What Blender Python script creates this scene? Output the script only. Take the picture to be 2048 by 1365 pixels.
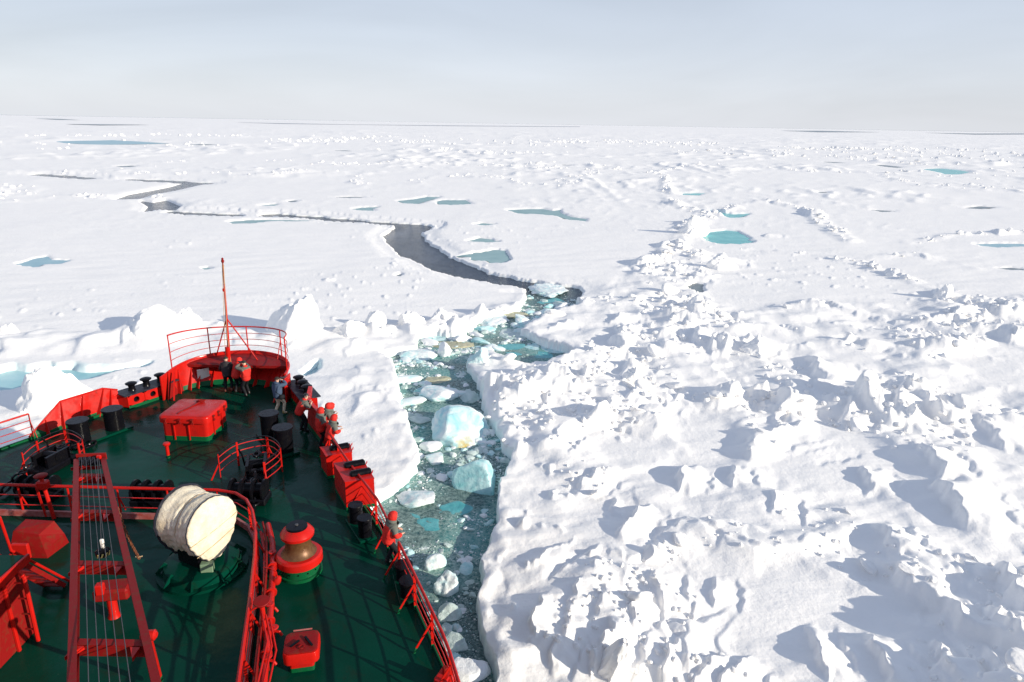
import bpy, bmesh, math, random
import numpy as np
from mathutils import Vector, Matrix, Euler
random.seed(7)
rnd = random.Random(11)
rad = math.radians
for o in list(bpy.data.objects): bpy.data.objects.remove(o)
S = bpy.context.scene
COL = S.collection

# ------------------------------------------------------------------ camera, sky, sun, exposure
CAM_Z = 21.0
DECK = 8.5
PITCH, ROLL = rad(17.7), rad(0.98)
FPX = 1365.0                                    # 24 mm lens on a 36 mm wide frame, 2048 px wide
cam_d = bpy.data.cameras.new('camera')
cam_d.sensor_width = 36.0
cam_d.lens = 36.0 * FPX / 2048.0
cam_d.clip_start = 0.2; cam_d.clip_end = 60000
cam = bpy.data.objects.new('camera', cam_d); COL.objects.link(cam)
RM = Matrix.Rotation(math.pi / 2 - PITCH, 3, 'X') @ Matrix.Rotation(ROLL, 3, 'Z')
cam.matrix_world = Matrix.Translation((0, 0, CAM_Z)) @ RM.to_4x4()
S.camera = cam

SUN_EL, SUN_AZ = rad(17.5), rad(-25.0)          # azimuth counter-clockwise from +X
sun_dir = Vector((math.cos(SUN_EL) * math.cos(SUN_AZ), math.cos(SUN_EL) * math.sin(SUN_AZ), math.sin(SUN_EL)))
sd_ = bpy.data.lights.new('sun', 'SUN'); sd_.energy = 3.9; sd_.angle = rad(0.5); sd_.color = (1.0, 0.905, 0.75)
sun = bpy.data.objects.new('sun', sd_); COL.objects.link(sun)
sun.rotation_euler = (-sun_dir).to_track_quat('-Z', 'Y').to_euler()

W = bpy.data.worlds.new('World'); S.world = W; W.use_nodes = True
nt = W.node_tree; N = nt.nodes; L = nt.links
N.clear()
out = N.new('ShaderNodeOutputWorld'); bg = N.new('ShaderNodeBackground')
sky = N.new('ShaderNodeTexSky'); sky.sky_type = 'NISHITA'; sky.sun_disc = False
sky.sun_elevation = SUN_EL; sky.sun_rotation = math.pi / 2 - SUN_AZ
sky.air_density = 1.0; sky.dust_density = 1.0; sky.ozone_density = 1.5
tc = N.new('ShaderNodeTexCoord')
sep = N.new('ShaderNodeSeparateXYZ'); L.new(tc.outputs['Generated'], sep.inputs[0])
# thin pale overcast in front of the blue: a veil whose tone runs from pale at the horizon to grey-blue above
ramp = N.new('ShaderNodeValToRGB'); L.new(sep.outputs['Z'], ramp.inputs[0])
cr = ramp.color_ramp
cr.elements[0].position = 0.0; cr.elements[0].color = (6.7, 6.95, 7.5, 1)
e = cr.elements.new(0.035); e.color = (6.4, 6.75, 7.35, 1)
cr.elements[1].position = 0.55; cr.elements[1].color = (4.3, 5.4, 7.9, 1)
e = cr.elements.new(0.10); e.color = (5.30, 5.75, 6.55, 1)
e = cr.elements.new(0.17); e.color = (4.75, 5.3, 6.25, 1)
mp = N.new('ShaderNodeMapping'); mp.inputs['Scale'].default_value = (1.2, 1.2, 6.0)
L.new(tc.outputs['Generated'], mp.inputs[0])
nz = N.new('ShaderNodeTexNoise'); nz.inputs['Scale'].default_value = 1.3; nz.inputs['Detail'].default_value = 5; nz.inputs['Roughness'].default_value = 0.5
nz.inputs['Distortion'].default_value = 0.6
L.new(mp.outputs[0], nz.inputs['Vector'])
cl = N.new('ShaderNodeMapRange'); cl.inputs[1].default_value = 0.3; cl.inputs[2].default_value = 0.7; cl.inputs[3].default_value = 0.87; cl.inputs[4].default_value = 1.05
L.new(nz.outputs[0], cl.inputs[0])
vm = N.new('ShaderNodeVectorMath'); vm.operation = 'SCALE'; L.new(ramp.outputs[0], vm.inputs[0]); L.new(cl.outputs[0], vm.inputs['Scale'])
mx = N.new('ShaderNodeMix'); mx.data_type = 'RGBA'; mx.inputs[0].default_value = 0.86
L.new(sky.outputs[0], mx.inputs[6]); L.new(vm.outputs[0], mx.inputs[7])
L.new(mx.outputs[2], bg.inputs[0]); bg.inputs[1].default_value = 0.085
L.new(bg.outputs[0], out.inputs[0])

S.render.engine = 'CYCLES'
S.view_settings.view_transform = 'Standard'; S.view_settings.look = 'None'
S.view_settings.gamma = 1.0; S.view_settings.use_curve_mapping = False
S.view_settings.exposure = 0.62
S.cycles.max_bounces = 12; S.cycles.diffuse_bounces = 8

# ------------------------------------------------------------------ helpers
def ray(u, v):
    return RM @ Vector(((u - 1024) / FPX, -(v - 682.5) / FPX, -1.0))
def at(u, v, z):
    """world point that lies at height z on the line of sight through photo pixel (u, v)"""
    d = ray(u, v); t = (z - CAM_Z) / d.z
    return Vector((d.x * t, d.y * t, z))
def aty(u, v, y):
    d = ray(u, v); t = y / d.y
    return Vector((d.x * t, y, CAM_Z + d.z * t))

def tag(o, label=None, cat=None, group=None, kind=None):
    if label: o['label'] = label
    if cat: o['category'] = cat
    if group: o['group'] = group
    if kind: o['kind'] = kind
    return o
def empty(name, loc, label=None, cat=None, group=None):
    o = bpy.data.objects.new(name, None); COL.objects.link(o); o.location = loc
    o.empty_display_size = 0.3
    return tag(o, label, cat, group)

class MB:
    def __init__(s): s.v = []; s.f = []; s.m = []
    def add(s, vs, fs, mi=0):
        b = len(s.v); s.v += [Vector(p) for p in vs]; s.f += [tuple(b + i for i in f) for f in fs]; s.m += [mi] * len(fs); return s
    def box(s, c, size, R=None, mi=0, bev=0.0):
        """box with chamfered vertical and horizontal edges when bev > 0"""
        hx, hy, hz = size[0] / 2, size[1] / 2, size[2] / 2
        c = Vector(c)
        if bev <= 0:
            vs = [(x * hx, y * hy, z * hz) for z in (-1, 1) for x, y in ((-1, -1), (1, -1), (1, 1), (-1, 1))]
            fs = [(3, 2, 1, 0), (4, 5, 6, 7)] + [(i, (i + 1) % 4, 4 + (i + 1) % 4, 4 + i) for i in range(4)]
        else:
            b = min(bev, hx * .9, hy * .9, hz * .9)
            ring = [(-hx + b, -hy), (hx - b, -hy), (hx, -hy + b), (hx, hy - b), (hx - b, hy), (-hx + b, hy), (-hx, hy - b), (-hx, -hy + b)]
            inn = [(-hx + b, -hy + b), (hx - b, -hy + b), (hx - b, -hy + b), (hx - b, hy - b), (hx - b, hy - b), (-hx + b, hy - b), (-hx + b, hy - b), (-hx + b, -hy + b)]
            vs = [(x, y, -hz + b) for x, y in ring] + [(x, y, hz - b) for x, y in ring] + [(x, y, hz) for x, y in ((-hx + b, -hy + b), (hx - b, -hy + b), (hx - b, hy - b), (-hx + b, hy - b))] + [(x, y, -hz) for x, y in ((-hx + b, -hy + b), (hx - b, -hy + b), (hx - b, hy - b), (-hx + b, hy - b))]
            fs = [(i, (i + 1) % 8, 8 + (i + 1) % 8, 8 + i) for i in range(8)]
            mpx = [0, 1, 1, 2, 2, 3, 3, 0]
            for i in range(8):
                j = (i + 1) % 8
                if mpx[i] == mpx[j]:
                    fs.append((8 + i, 8 + j, 16 + mpx[i])); fs.append((j, i, 20 + mpx[i]))
                else:
                    fs.append((8 + i, 8 + j, 16 + mpx[j], 16 + mpx[i])); fs.append((j, i, 20 + mpx[i], 20 + mpx[j]))
            fs.append((16, 17, 18, 19)); fs.append((23, 22, 21, 20))
        vs = [Vector(p) for p in vs]
        if R is not None: vs = [R @ p for p in vs]
        return s.add([p + c for p in vs], fs, mi)
    def bar(s, a, b, w, h=None, mi=0, up=(0, 0, 1)):
        a = Vector(a); b = Vector(b); d = b - a; l = d.length
        if l < 1e-6: return s
        d.normalize(); u = Vector(up)
        if abs(d.dot(u)) > .99: u = Vector((0, 1, 0))
        x = d.cross(u).normalized(); z = x.cross(d).normalized()
        R = Matrix((x, d, z)).transposed()
        return s.box((a + b) / 2, (w, l, h or w), R, mi)
    def tube(s, pts, r, n=8, mi=0, closed=False, caps=True):
        pts = [Vector(p) for p in pts]; m = len(pts)
        rs = r if isinstance(r, (list, tuple)) else [r] * m
        vs = []; px = None
        for i, p in enumerate(pts):
            if closed: d = pts[(i + 1) % m] - pts[i - 1]
            else: d = pts[min(i + 1, m - 1)] - pts[max(i - 1, 0)]
            d.normalize()
            if px is None:
                u = Vector((0, 0, 1)) if abs(d.z) < .95 else Vector((0, 1, 0))
                px = d.cross(u).normalized()
            else:
                px = (px - d * px.dot(d)).normalized()
            py = d.cross(px)
            for k in range(n):
                a = 2 * math.pi * k / n
                vs.append(p + (px * math.cos(a) + py * math.sin(a)) * rs[i])
        fs = []
        for i in range(m if closed else m - 1):
            j = (i + 1) % m
            for k in range(n):
                k2 = (k + 1) % n
                fs.append((i * n + k, i * n + k2, j * n + k2, j * n + k))
        if caps and not closed:
            fs.append(tuple(range(n))[::-1]); fs.append(tuple((m - 1) * n + k for k in range(n)))
        return s.add(vs, fs, mi)
    def lathe(s, prof, c, n=24, mi=0, R=None, mis=None):
        """prof: list of (radius, height)"""
        c = Vector(c); vs = []
        for r, z in prof:
            for k in range(n):
                a = 2 * math.pi * k / n
                p = Vector((r * math.cos(a), r * math.sin(a), z))
                if R is not None: p = R @ p
                vs.append(p + c)
        b = len(s.v); s.v += vs
        for i in range(len(prof) - 1):
            for k in range(n):
                k2 = (k + 1) % n
                s.f.append((b + i * n + k, b + i * n + k2, b + (i + 1) * n + k2, b + (i + 1) * n + k)); s.m.append(mis[i] if mis else mi)
        s.f.append(tuple(b + k for k in range(n))[::-1]); s.m.append(mis[0] if mis else mi)
        s.f.append(tuple(b + (len(prof) - 1) * n + k for k in range(n))); s.m.append(mis[-1] if mis else mi)
        return s
    def prism(s, poly, z0, z1, mi=0):
        n = len(poly)
        vs = [(p[0], p[1], z0) for p in poly] + [(p[0], p[1], z1) for p in poly]
        fs = [tuple(range(n))[::-1], tuple(range(n, 2 * n))] + [(i, (i + 1) % n, n + (i + 1) % n, n + i) for i in range(n)]
        return s.add(vs, fs, mi)
    def strip(s, A, B, mi=0, th=0.0, nrm=None):
        """wall between two polylines A (bottom) and B (top), optionally given thickness"""
        n = len(A); A = [Vector(p) for p in A]; B = [Vector(p) for p in B]
        if th <= 0:
            return s.add(A + B, [(i, i + 1, n + i + 1, n + i) for i in range(n - 1)], mi)
        A2 = []; B2 = []
        for i in range(n):
            d = (A[min(i + 1, n - 1)] - A[max(i - 1, 0)]); nn = d.cross(B[i] - A[i]).normalized() * th
            A2.append(A[i] + nn); B2.append(B[i] + nn)
        vs = A + B + A2 + B2; fs = []
        for i in range(n - 1):
            fs += [(i, i + 1, n + i + 1, n + i), (2 * n + i + 1, 2 * n + i, 3 * n + i, 3 * n + i + 1), (n + i, n + i + 1, 3 * n + i + 1, 3 * n + i), (i + 1, i, 2 * n + i, 2 * n + i + 1)]
        fs += [(0, n, 3 * n, 2 * n), (n - 1, 3 * n - 1, 4 * n - 1, 2 * n - 1)]
        return s.add(vs, fs, mi)
    def build(s, name, mats, parent=None, smooth=True, angle=35, fixn=True):
        off = Vector((0, 0, 0)); p = parent
        while p is not None: off += Vector(p.location); p = p.parent
        me = bpy.data.meshes.new(name)
        me.from_pydata([tuple(q - off) for q in s.v], [], s.f)
        if not isinstance(mats, (list, tuple)): mats = [mats]
        for m in mats: me.materials.append(m)
        if len(mats) > 1: me.polygons.foreach_set('material_index', s.m)
        if fixn:
            bm = bmesh.new(); bm.from_mesh(me); bmesh.ops.recalc_face_normals(bm, faces=bm.faces); bm.to_mesh(me); bm.free()
        if smooth:
            me.polygons.foreach_set('use_smooth', [True] * len(me.polygons)); me.set_sharp_from_angle(angle=rad(angle))
        me.update()
        o = bpy.data.objects.new(name, me); COL.objects.link(o)
        if parent is not None: o.parent = parent
        return o
def copy_tree(o, parent=None):
    c = o.copy(); COL.objects.link(c); c.parent = parent
    for ch in list(o.children): copy_tree(ch, c)
    return c

# ------------------------------------------------------------------ materials
def mixn(n, l, fac, a, b):
    x = n.new('ShaderNodeMix'); x.data_type = 'RGBA'
    for s_, v_ in ((0, fac), (6, a), (7, b)):
        if isinstance(v_, (int, float)): x.inputs[s_].default_value = v_
        elif isinstance(v_, tuple): x.inputs[s_].default_value = (*v_, 1)
        else: l.new(v_, x.inputs[s_])
    return x.outputs[2]
def noisen(n, l, vec, scale, detail=4, rough=.5, lo=.4, hi=.6, dist=0.0):
    z = n.new('ShaderNodeTexNoise'); z.inputs['Scale'].default_value = scale; z.inputs['Detail'].default_value = detail
    z.inputs['Roughness'].default_value = rough; z.inputs['Distortion'].default_value = dist; l.new(vec, z.inputs['Vector'])
    r = n.new('ShaderNodeMapRange'); r.inputs[1].default_value = lo; r.inputs[2].default_value = hi; l.new(z.outputs[0], r.inputs[0])
    return r.outputs[0], z.outputs[0]
def mathn(n, l, op, a, b=None, c=None):
    x = n.new('ShaderNodeMath'); x.operation = op
    for i, v_ in enumerate((a, b, c)):
        if v_ is None: continue
        if isinstance(v_, (int, float)): x.inputs[i].default_value = v_
        else: l.new(v_, x.inputs[i])
    return x.outputs[0]

def mat(name, col, rough=0.5, metal=0.0, spec=0.5, coat=0.0, ior=1.45, rust=0.0, noise=None, bump=None, var=None):
    """noise=(scale, second colour, low, high); var=(scale, low rough, high rough); bump=(scale, strength, distance)"""
    m = bpy.data.materials.new(name); m.use_nodes = True
    n = m.node_tree.nodes; l = m.node_tree.links; b = n['Principled BSDF']
    b.inputs['Base Color'].default_value = (*col, 1); b.inputs['Roughness'].default_value = rough
    b.inputs['Metallic'].default_value = metal; b.inputs['Specular IOR Level'].default_value = spec
    b.inputs['IOR'].default_value = ior; b.inputs['Coat Weight'].default_value = coat; b.inputs['Coat Roughness'].default_value = 0.12
    t = n.new('ShaderNodeTexCoord')
    if noise:
        z = n.new('ShaderNodeTexNoise'); z.inputs['Scale'].default_value = noise[0]; z.inputs['Detail'].default_value = 6; z.inputs['Roughness'].default_value = .6
        l.new(t.outputs['Object'], z.inputs['Vector'])
        r = n.new('ShaderNodeMapRange'); r.inputs[1].default_value = noise[2]; r.inputs[2].default_value = noise[3]; l.new(z.outputs[0], r.inputs[0])
        x = n.new('ShaderNodeMix'); x.data_type = 'RGBA'; x.inputs[6].default_value = (*col, 1); x.inputs[7].default_value = (*noise[1], 1)
        l.new(r.outputs[0], x.inputs[0]); l.new(x.outputs[2], b.inputs['Base Color'])
        if rust:
            g_ = n.new('ShaderNodeNewGeometry'); q = n.new('ShaderNodeMapping'); q.inputs['Scale'].default_value = (5, 5, 1.3); l.new(g_.outputs['Position'], q.inputs[0])
            ra, _ = noisen(n, l, q.outputs[0], 1.0, 8, .72, .60, .72, .4); rb, _ = noisen(n, l, g_.outputs['Position'], 9.0, 6, .75, .63, .70)
            ff = mathn(n, l, 'MULTIPLY', mathn(n, l, 'MAXIMUM', ra, mathn(n, l, 'MULTIPLY', rb, .7)), rust)
            l.new(mixn(n, l, ff, x.outputs[2], (0.10, 0.028, 0.014)), b.inputs['Base Color'])
    if var:
        z = n.new('ShaderNodeTexNoise'); z.inputs['Scale'].default_value = var[0]; z.inputs['Detail'].default_value = 5
        l.new(t.outputs['Object'], z.inputs['Vector'])
        r = n.new('ShaderNodeMapRange'); r.inputs[1].default_value = .35; r.inputs[2].default_value = .65; r.inputs[3].default_value = var[1]; r.inputs[4].default_value = var[2]
        l.new(z.outputs[0], r.inputs[0]); l.new(r.outputs[0], b.inputs['Roughness'])
    if bump:
        z = n.new('ShaderNodeTexNoise'); z.inputs['Scale'].default_value = bump[0]; z.inputs['Detail'].default_value = 4
        l.new(t.outputs['Object'], z.inputs['Vector'])
        k = n.new('ShaderNodeBump'); k.inputs['Strength'].default_value = bump[1]; k.inputs['Distance'].default_value = bump[2]
        l.new(z.outputs[0], k.inputs['Height']); l.new(k.outputs[0], b.inputs['Normal'])
    return m
def snow_material():
    m = bpy.data.materials.new('snow'); m.use_nodes = True
    n = m.node_tree.nodes; l = m.node_tree.links; b = n['Principled BSDF']
    g = n.new('ShaderNodeNewGeometry'); P = g.outputs['Position']
    a = n.new('ShaderNodeAttribute'); a.attribute_name = 'bare'
    f1, z1 = noisen(n, l, P, 0.35, 5, .6, .35, .7)
    c = mixn(n, l, f1, (0.935, 0.918, 0.893), (0.90, 0.886, 0.865))
    iceN, _ = noisen(n, l, P, 1.1, 4, .6, .3, .7)
    icec = mixn(n, l, iceN, (0.62, 0.83, 0.83), (0.80, 0.88, 0.88))
    c2 = mixn(n, l, a.outputs['Fac'], c, icec)
    l.new(c2, b.inputs['Base Color'])
    b.inputs['Roughness'].default_value = 0.62; b.inputs['Specular IOR Level'].default_value = 0.25
    b.inputs['Subsurface Weight'].default_value = 0.0
    _, n1 = noisen(n, l, P, 2.2, 5, .62)
    _, n2 = noisen(n, l, P, 11.0, 3, .6)
    h = mathn(n, l, 'ADD', mathn(n, l, 'MULTIPLY', n1, 0.13), mathn(n, l, 'MULTIPLY', n2, 0.006))
    # wind-combed streaks
    mp = n.new('ShaderNodeMapping'); mp.inputs['Rotation'].default_value = (0, 0, rad(20)); mp.inputs['Scale'].default_value = (0.35, 1.6, 1); l.new(P, mp.inputs[0])
    _, n3 = noisen(n, l, mp.outputs[0], 0.9, 4, .6)
    h = mathn(n, l, 'ADD', h, mathn(n, l, 'MULTIPLY', n3, 0.11))
    k = n.new('ShaderNodeBump'); k.inputs['Strength'].default_value = 0.40; k.inputs['Distance'].default_value = 1.0
    l.new(h, k.inputs['Height']); l.new(k.outputs[0], b.inputs['Normal'])
    return m
M_snow = snow_material()
# ------------------------------------------------------------------ ice field: numpy noise
def _hash(ix, iy, k):
    h = (ix.astype(np.int64) * 374761393 + iy.astype(np.int64) * 668265263 + k * 982451653) & 0x7fffffff
    h = ((h ^ (h >> 13)) * 1274126177) & 0x7fffffff
    return ((h ^ (h >> 16)) & 0xffff) / 65535.0
def perlin(x, y, k=0):
    ix = np.floor(x); iy = np.floor(y); fx = x - ix; fy = y - iy
    u = fx * fx * fx * (fx * (fx * 6 - 15) + 10); v = fy * fy * fy * (fy * (fy * 6 - 15) + 10)
    def g(dx, dy):
        a = _hash(ix + dx, iy + dy, k) * 2 * np.pi
        return np.cos(a) * (fx - dx) + np.sin(a) * (fy - dy)
    n0 = g(0, 0) * (1 - u) + g(1, 0) * u; n1 = g(0, 1) * (1 - u) + g(1, 1) * u
    return (n0 * (1 - v) + n1 * v) * 1.5
def fbm(x, y, k=0, oct=4, gain=.5):
    s = 0; a = 1; f = 1
    for i in range(oct):
        s = s + a * perlin(x * f + 17.3 * i, y * f - 9.1 * i, k + i); a *= gain; f *= 2.03
    return s
def voro(x, y, k=0):
    """nearest jittered cell: returns value, tilt-x, tilt-y, dx, dy, F2-F1"""
    ix = np.floor(x); iy = np.floor(y)
    best = np.full(x.shape, 9.0); sec = np.full(x.shape, 9.0)
    bx = np.zeros(x.shape); by = np.zeros(x.shape); cx = np.zeros(x.shape); cy = np.zeros(x.shape)
    for dx in (-1, 0, 1):
        for dy in (-1, 0, 1):
            jx = ix + dx; jy = iy + dy
            px = jx + _hash(jx, jy, k); py = jy + _hash(jx, jy, k + 1)
            d = np.hypot(x - px, y - py)
            m = d < best
            sec = np.where(m, best, np.minimum(sec, d))
            best = np.where(m, d, best)
            bx = np.where(m, x - px, bx); by = np.where(m, y - py, by); cx = np.where(m, jx, cx); cy = np.where(m, jy, cy)
    return _hash(cx, cy, k + 2), _hash(cx, cy, k + 3) * 2 - 1, _hash(cx, cy, k + 4) * 2 - 1, bx, by, sec - best
def sstep(a, b, x):
    t = np.clip((x - a) / (b - a), 0, 1); return t * t * (3 - 2 * t)
def flat_v(u, v):
    """the lens bows the far horizon by a few pixels; take that bow out of traced rows"""
    q = (u - 1024) / 1024.0
    hp = 236 + 17.5 * q + 21.5 * q * q - 2.5; hm = 247 + 18.2 * q
    return v + (hm - hp) * min(1, max(0, 1 - (v - hp) / 260.0))
def px_poly(pts, z=0.7):
    return np.array([tuple(at(u, flat_v(u, v), z))[:2] for u, v in pts])
def sdist(x, y, poly, closed=True, pad=30.0, far=None):
    """signed distance (positive outside) to a polygon, or distance to a polyline"""
    res = np.full(x.shape, 1e3 if far is None else far)
    mn = poly.min(0) - pad; mx_ = poly.max(0) + pad
    sel = (x > mn[0]) & (x < mx_[0]) & (y > mn[1]) & (y < mx_[1])
    X = x[sel]; Y = y[sel]
    if X.size == 0: return res
    d = np.full(X.shape, 1e9); ins = np.zeros(X.shape, bool)
    n = len(poly)
    for i in range(n if closed else n - 1):
        a = poly[i]; b = poly[(i + 1) % n]; e = b - a
        t = np.clip(((X - a[0]) * e[0] + (Y - a[1]) * e[1]) / max(e @ e, 1e-9), 0, 1)
        d = np.minimum(d, np.hypot(X - a[0] - t * e[0], Y - a[1] - t * e[1]))
        if closed:
            c = ((a[1] > Y) != (b[1] > Y)) & (X < (b[0] - a[0]) * (Y - a[1]) / (b[1] - a[1] + 1e-12) + a[0])
            ins ^= c
    if closed: d = np.where(ins, -d, d)
    res[sel] = d
    return res

# ---- shapes traced on the ice plane (photo pixels -> metres on the ground)
LEAD_PX = [(870, 1500), (640, 1150), (700, 1040), (768, 985), (790, 965), (815, 945), (833, 926), (836, 905), (830, 880), (819, 850), (812, 822), (801, 800), (800, 770),
 (796, 745), (782, 715), (765, 702), (800, 699), (838, 693), (838, 680), (832, 665), (870, 662), (905, 664), (925, 660), (945, 650), (952, 640), (985, 629),
 (1010, 621), (1040, 613), (1046, 600), (1056, 585), (1055, 573), (1040, 567), (990, 560), (930, 550), (865, 535), (825, 513), (806, 509), (780, 485), (768, 467),
 (790, 450), (796, 443), (830, 443), (860, 444), (858, 453), (842, 460), (848, 474), (870, 490), (897, 508), (915, 515), (950, 528), (975, 540), (1040, 553), (1100, 562),
 (1150, 567), (1165, 573), (1163, 584), (1155, 595), (1158, 606), (1120, 612), (1090, 626), (1075, 640), (1052, 648), (1045, 658), (1065, 670), (1100, 685), (1146, 701),
 (1120, 712), (1095, 722), (1060, 727), (1030, 722), (1005, 714), (985, 700), (965, 704), (930, 712), (933, 730), (950, 755), (964, 775), (966, 800), (975, 820),
 (985, 840), (1000, 865), (1010, 890), (1022, 904), (1010, 925), (1003, 945), (999, 962), (992, 985), (995, 1008), (991, 1035), (983, 1052), (974, 1067), (965, 1095),
 (958, 1107), (958, 1130), (962, 1160), (957, 1200), (956, 1228), (960, 1250), (970, 1290), (986, 1320), (990, 1345), (980, 1370), (965, 1430), (990, 1500)]
CRACKS = [  # thin cracks: polyline, half width in metres
 ([(545, 424), (600, 427), (650, 431), (700, 435), (760, 439), (800, 443), (835, 444)], 1.5),
 ([(350, 419), (380, 421), (420, 423), (460, 424)], 1.8),
 ([(265, 356), (320, 358), (370, 360), (405, 362)], 2.2),
 ([(75, 350), (130, 352), (177, 355)], 2.0),
 ([(470, 516), (500, 512), (520, 511)], 0.0)]
CUTS = [  # open slots in the floe
 [(230, 396), (262, 385), (300, 378), (340, 370), (370, 362), (402, 362), (380, 368), (350, 376), (315, 383), (272, 394)],
 [(284, 398), (305, 401), (330, 396), (358, 407), (345, 415), (318, 413), (290, 418), (300, 408)],
 [(458, 236), (560, 236), (700, 235), (900, 236), (1080, 238), (1160, 240), (1080, 241), (900, 239), (700, 238), (560, 239)],
]
PONDS = [  # (outline, kind)  0 grey-teal, 1 pale blue, 2 vivid turquoise, 3 dark
 ([(915, 510), (950, 503), (1000, 496), (1010, 500), (1020, 520), (1000, 525), (982, 524), (975, 519), (945, 517), (940, 511)], 0),
 ([(933, 480), (958, 473), (980, 475), (1000, 481), (970, 483)], 0),
 ([(947, 445), (965, 442), (990, 444), (970, 447)], 0),
 ([(1015, 415), (1040, 413), (1085, 412), (1105, 416), (1122, 414), (1120, 420), (1140, 428), (1172, 433), (1172, 438), (1135, 434), (1110, 426), (1070, 423), (1040, 422)], 0),
 ([(795, 396), (830, 392), (855, 387), (880, 388), (860, 394), (835, 402), (810, 401)], 0),
 ([(872, 398), (885, 394), (930, 394), (942, 402), (900, 404), (880, 403)], 0),
 ([(705, 413), (725, 410), (757, 409), (742, 413), (750, 416), (720, 416)], 0),
 ([(455, 441), (490, 437), (540, 436), (620, 437), (600, 439), (540, 439), (500, 444), (470, 444)], 0),
 ([(35, 525), (65, 516), (93, 510), (103, 517), (146, 518), (120, 524), (85, 526), (75, 531), (50, 529)], 1),
 ([(402, 534), (415, 532), (424, 535), (412, 537)], 0),
 ([(100, 286), (160, 283), (230, 280), (290, 282), (338, 284), (280, 287), (200, 290), (120, 289)], 1),
 ([(370, 286), (400, 284), (435, 284), (405, 286)], 3),
 ([(228, 332), (260, 330), (283, 330), (250, 334)], 3),
 ([(660, 390), (700, 388), (738, 389), (700, 391)], 3),
 ([(516, 408), (540, 405), (556, 404), (545, 408)], 0),
 ([(573, 398), (590, 396), (598, 397), (585, 400)], 3),
 ([(1405, 470), (1415, 462), (1450, 457), (1475, 459), (1495, 470), (1506, 482), (1480, 486), (1440, 485), (1415, 479)], 2),
 ([(1420, 416), (1440, 418), (1465, 424), (1500, 423), (1480, 430), (1460, 431), (1440, 424)], 2),
 ([(1366, 381), (1390, 380), (1408, 381), (1395, 385), (1370, 384)], 2),
 ([(1845, 338), (1880, 337), (1915, 341), (1942, 346), (1920, 350), (1895, 350), (1870, 343)], 2),
 ([(1742, 326), (1770, 328), (1808, 333), (1790, 334), (1760, 330)], 3),
 ([(1640, 318), (1670, 320), (1705, 323), (1670, 322)], 3),
 ([(1950, 487), (1985, 486), (2060, 487), (2060, 492), (1990, 493), (1965, 491)], 1),
 ([(1735, 417), (1760, 418), (1790, 420), (1765, 421)], 3),
 ([(1930, 416), (1960, 413), (1993, 416), (1960, 418)], 3),
 ([(1995, 534), (2025, 533), (2060, 537), (2020, 537)], 3),
 ([(1628, 380), (1655, 380), (1640, 382)], 3),
 ([(1375, 570), (1390, 562), (1405, 566), (1406, 582), (1396, 588), (1384, 580)], 3),
 ([(1000, 276), (950, 276), (1, 1)], -1),
 ([(915, 296), (925, 295), (942, 297), (930, 298)], 3),
 ([(660, 293), (690, 292), (710, 294), (690, 294)], 3),
 ([(1120, 320), (1140, 320), (1150, 322), (1130, 322)], 3),
 ([(1220, 360), (1235, 359), (1242, 361)], 3),
 ([(790, 548), (800, 545), (806, 547), (798, 550)], 3),
 ([(1560, 254), (1640, 256), (1760, 262), (1640, 259)], 3),
 ([(1850, 266), (1950, 271), (2060, 275), (2060, 277), (1950, 273)], 3),
 ([(130, 252), (200, 250), (300, 248), (200, 252)], 3),
 ([(70, 243), (120, 242), (160, 243), (110, 244)], 3),
 ([(470, 238.6), (700, 238.7), (930, 238.8), (1160, 240.6), (1160, 241.3), (900, 239.7), (560, 239.5)], 6),
 # the blue channel left of the bow
 ([(-60, 735), (0, 732), (60, 728), (100, 726), (150, 730), (190, 731), (240, 729), (300, 722), (240, 738), (200, 745), (160, 756), (110, 765), (60, 766), (0, 776), (-60, 790)], 4),
 # blue hollow by the bow
 ([(605, 742), (620, 728), (637, 718), (637, 732), (628, 742), (612, 748)], 5),
]
PONDS = [p for p in PONDS if p[1] >= 0]
ROUGH = [  # (polygon or polyline px, closed, amplitude, softness m)
 ([(960, 1500), (945, 1100), (1010, 905), (965, 770), (1000, 715), (1090, 735), (1160, 705), (1060, 655), (1130, 612), (1200, 590), (1290, 520), (1400, 505), (1440, 640), (1600, 610), (1850, 600), (2200, 600), (2400, 1000), (2400, 1500)], True, 1.0, 3.0),
 ([(1170, 615), (1250, 560), (1330, 520), (1370, 455), (1420, 430), (1340, 400), (1330, 350), (1300, 330)], False, 0.8, 3.2),
 ([(1300, 338), (1400, 322), (1500, 328), (1600, 338), (1740, 345), (1830, 365), (1930, 372), (2200, 390)], False, 0.75, 4.5),
 ([(1420, 430), (1480, 405), (1540, 398), (1620, 420), (1650, 450), (1700, 480)], False, 0.8, 3.0),
 ([(1500, 500), (1620, 505), (1720, 525), (1760, 540), (1850, 570), (1900, 590), (1990, 605), (2200, 640)], False, 0.8, 2.2),
 ([(1820, 486), (1900, 470), (2100, 465)], False, 0.7, 2.0),
 ([(1700, 525), (1820, 505), (1950, 535)], False, 0.35, 2.0),
 ([(1330, 300), (1500, 290), (1750, 300), (2200, 320)], False, 0.5, 9.0),
 ([(-100, 690), (60, 675), (200, 680), (330, 660), (470, 655), (590, 660), (700, 665), (830, 662), (930, 640), (1030, 610)], False, 0.72, 2.4),
 ([(-100, 840), (60, 820), (150, 810), (300, 800), (340, 800), (340, 1000), (-100, 1000)], True, 0.22, 1.5),
 ([(700, 800), (760, 790), (830, 840), (825, 890), (760, 880)], True, 0.30, 1.0),
 ([(640, 700), (780, 715), (800, 790), (700, 770)], True, 0.12, 2.0),
]
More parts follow.
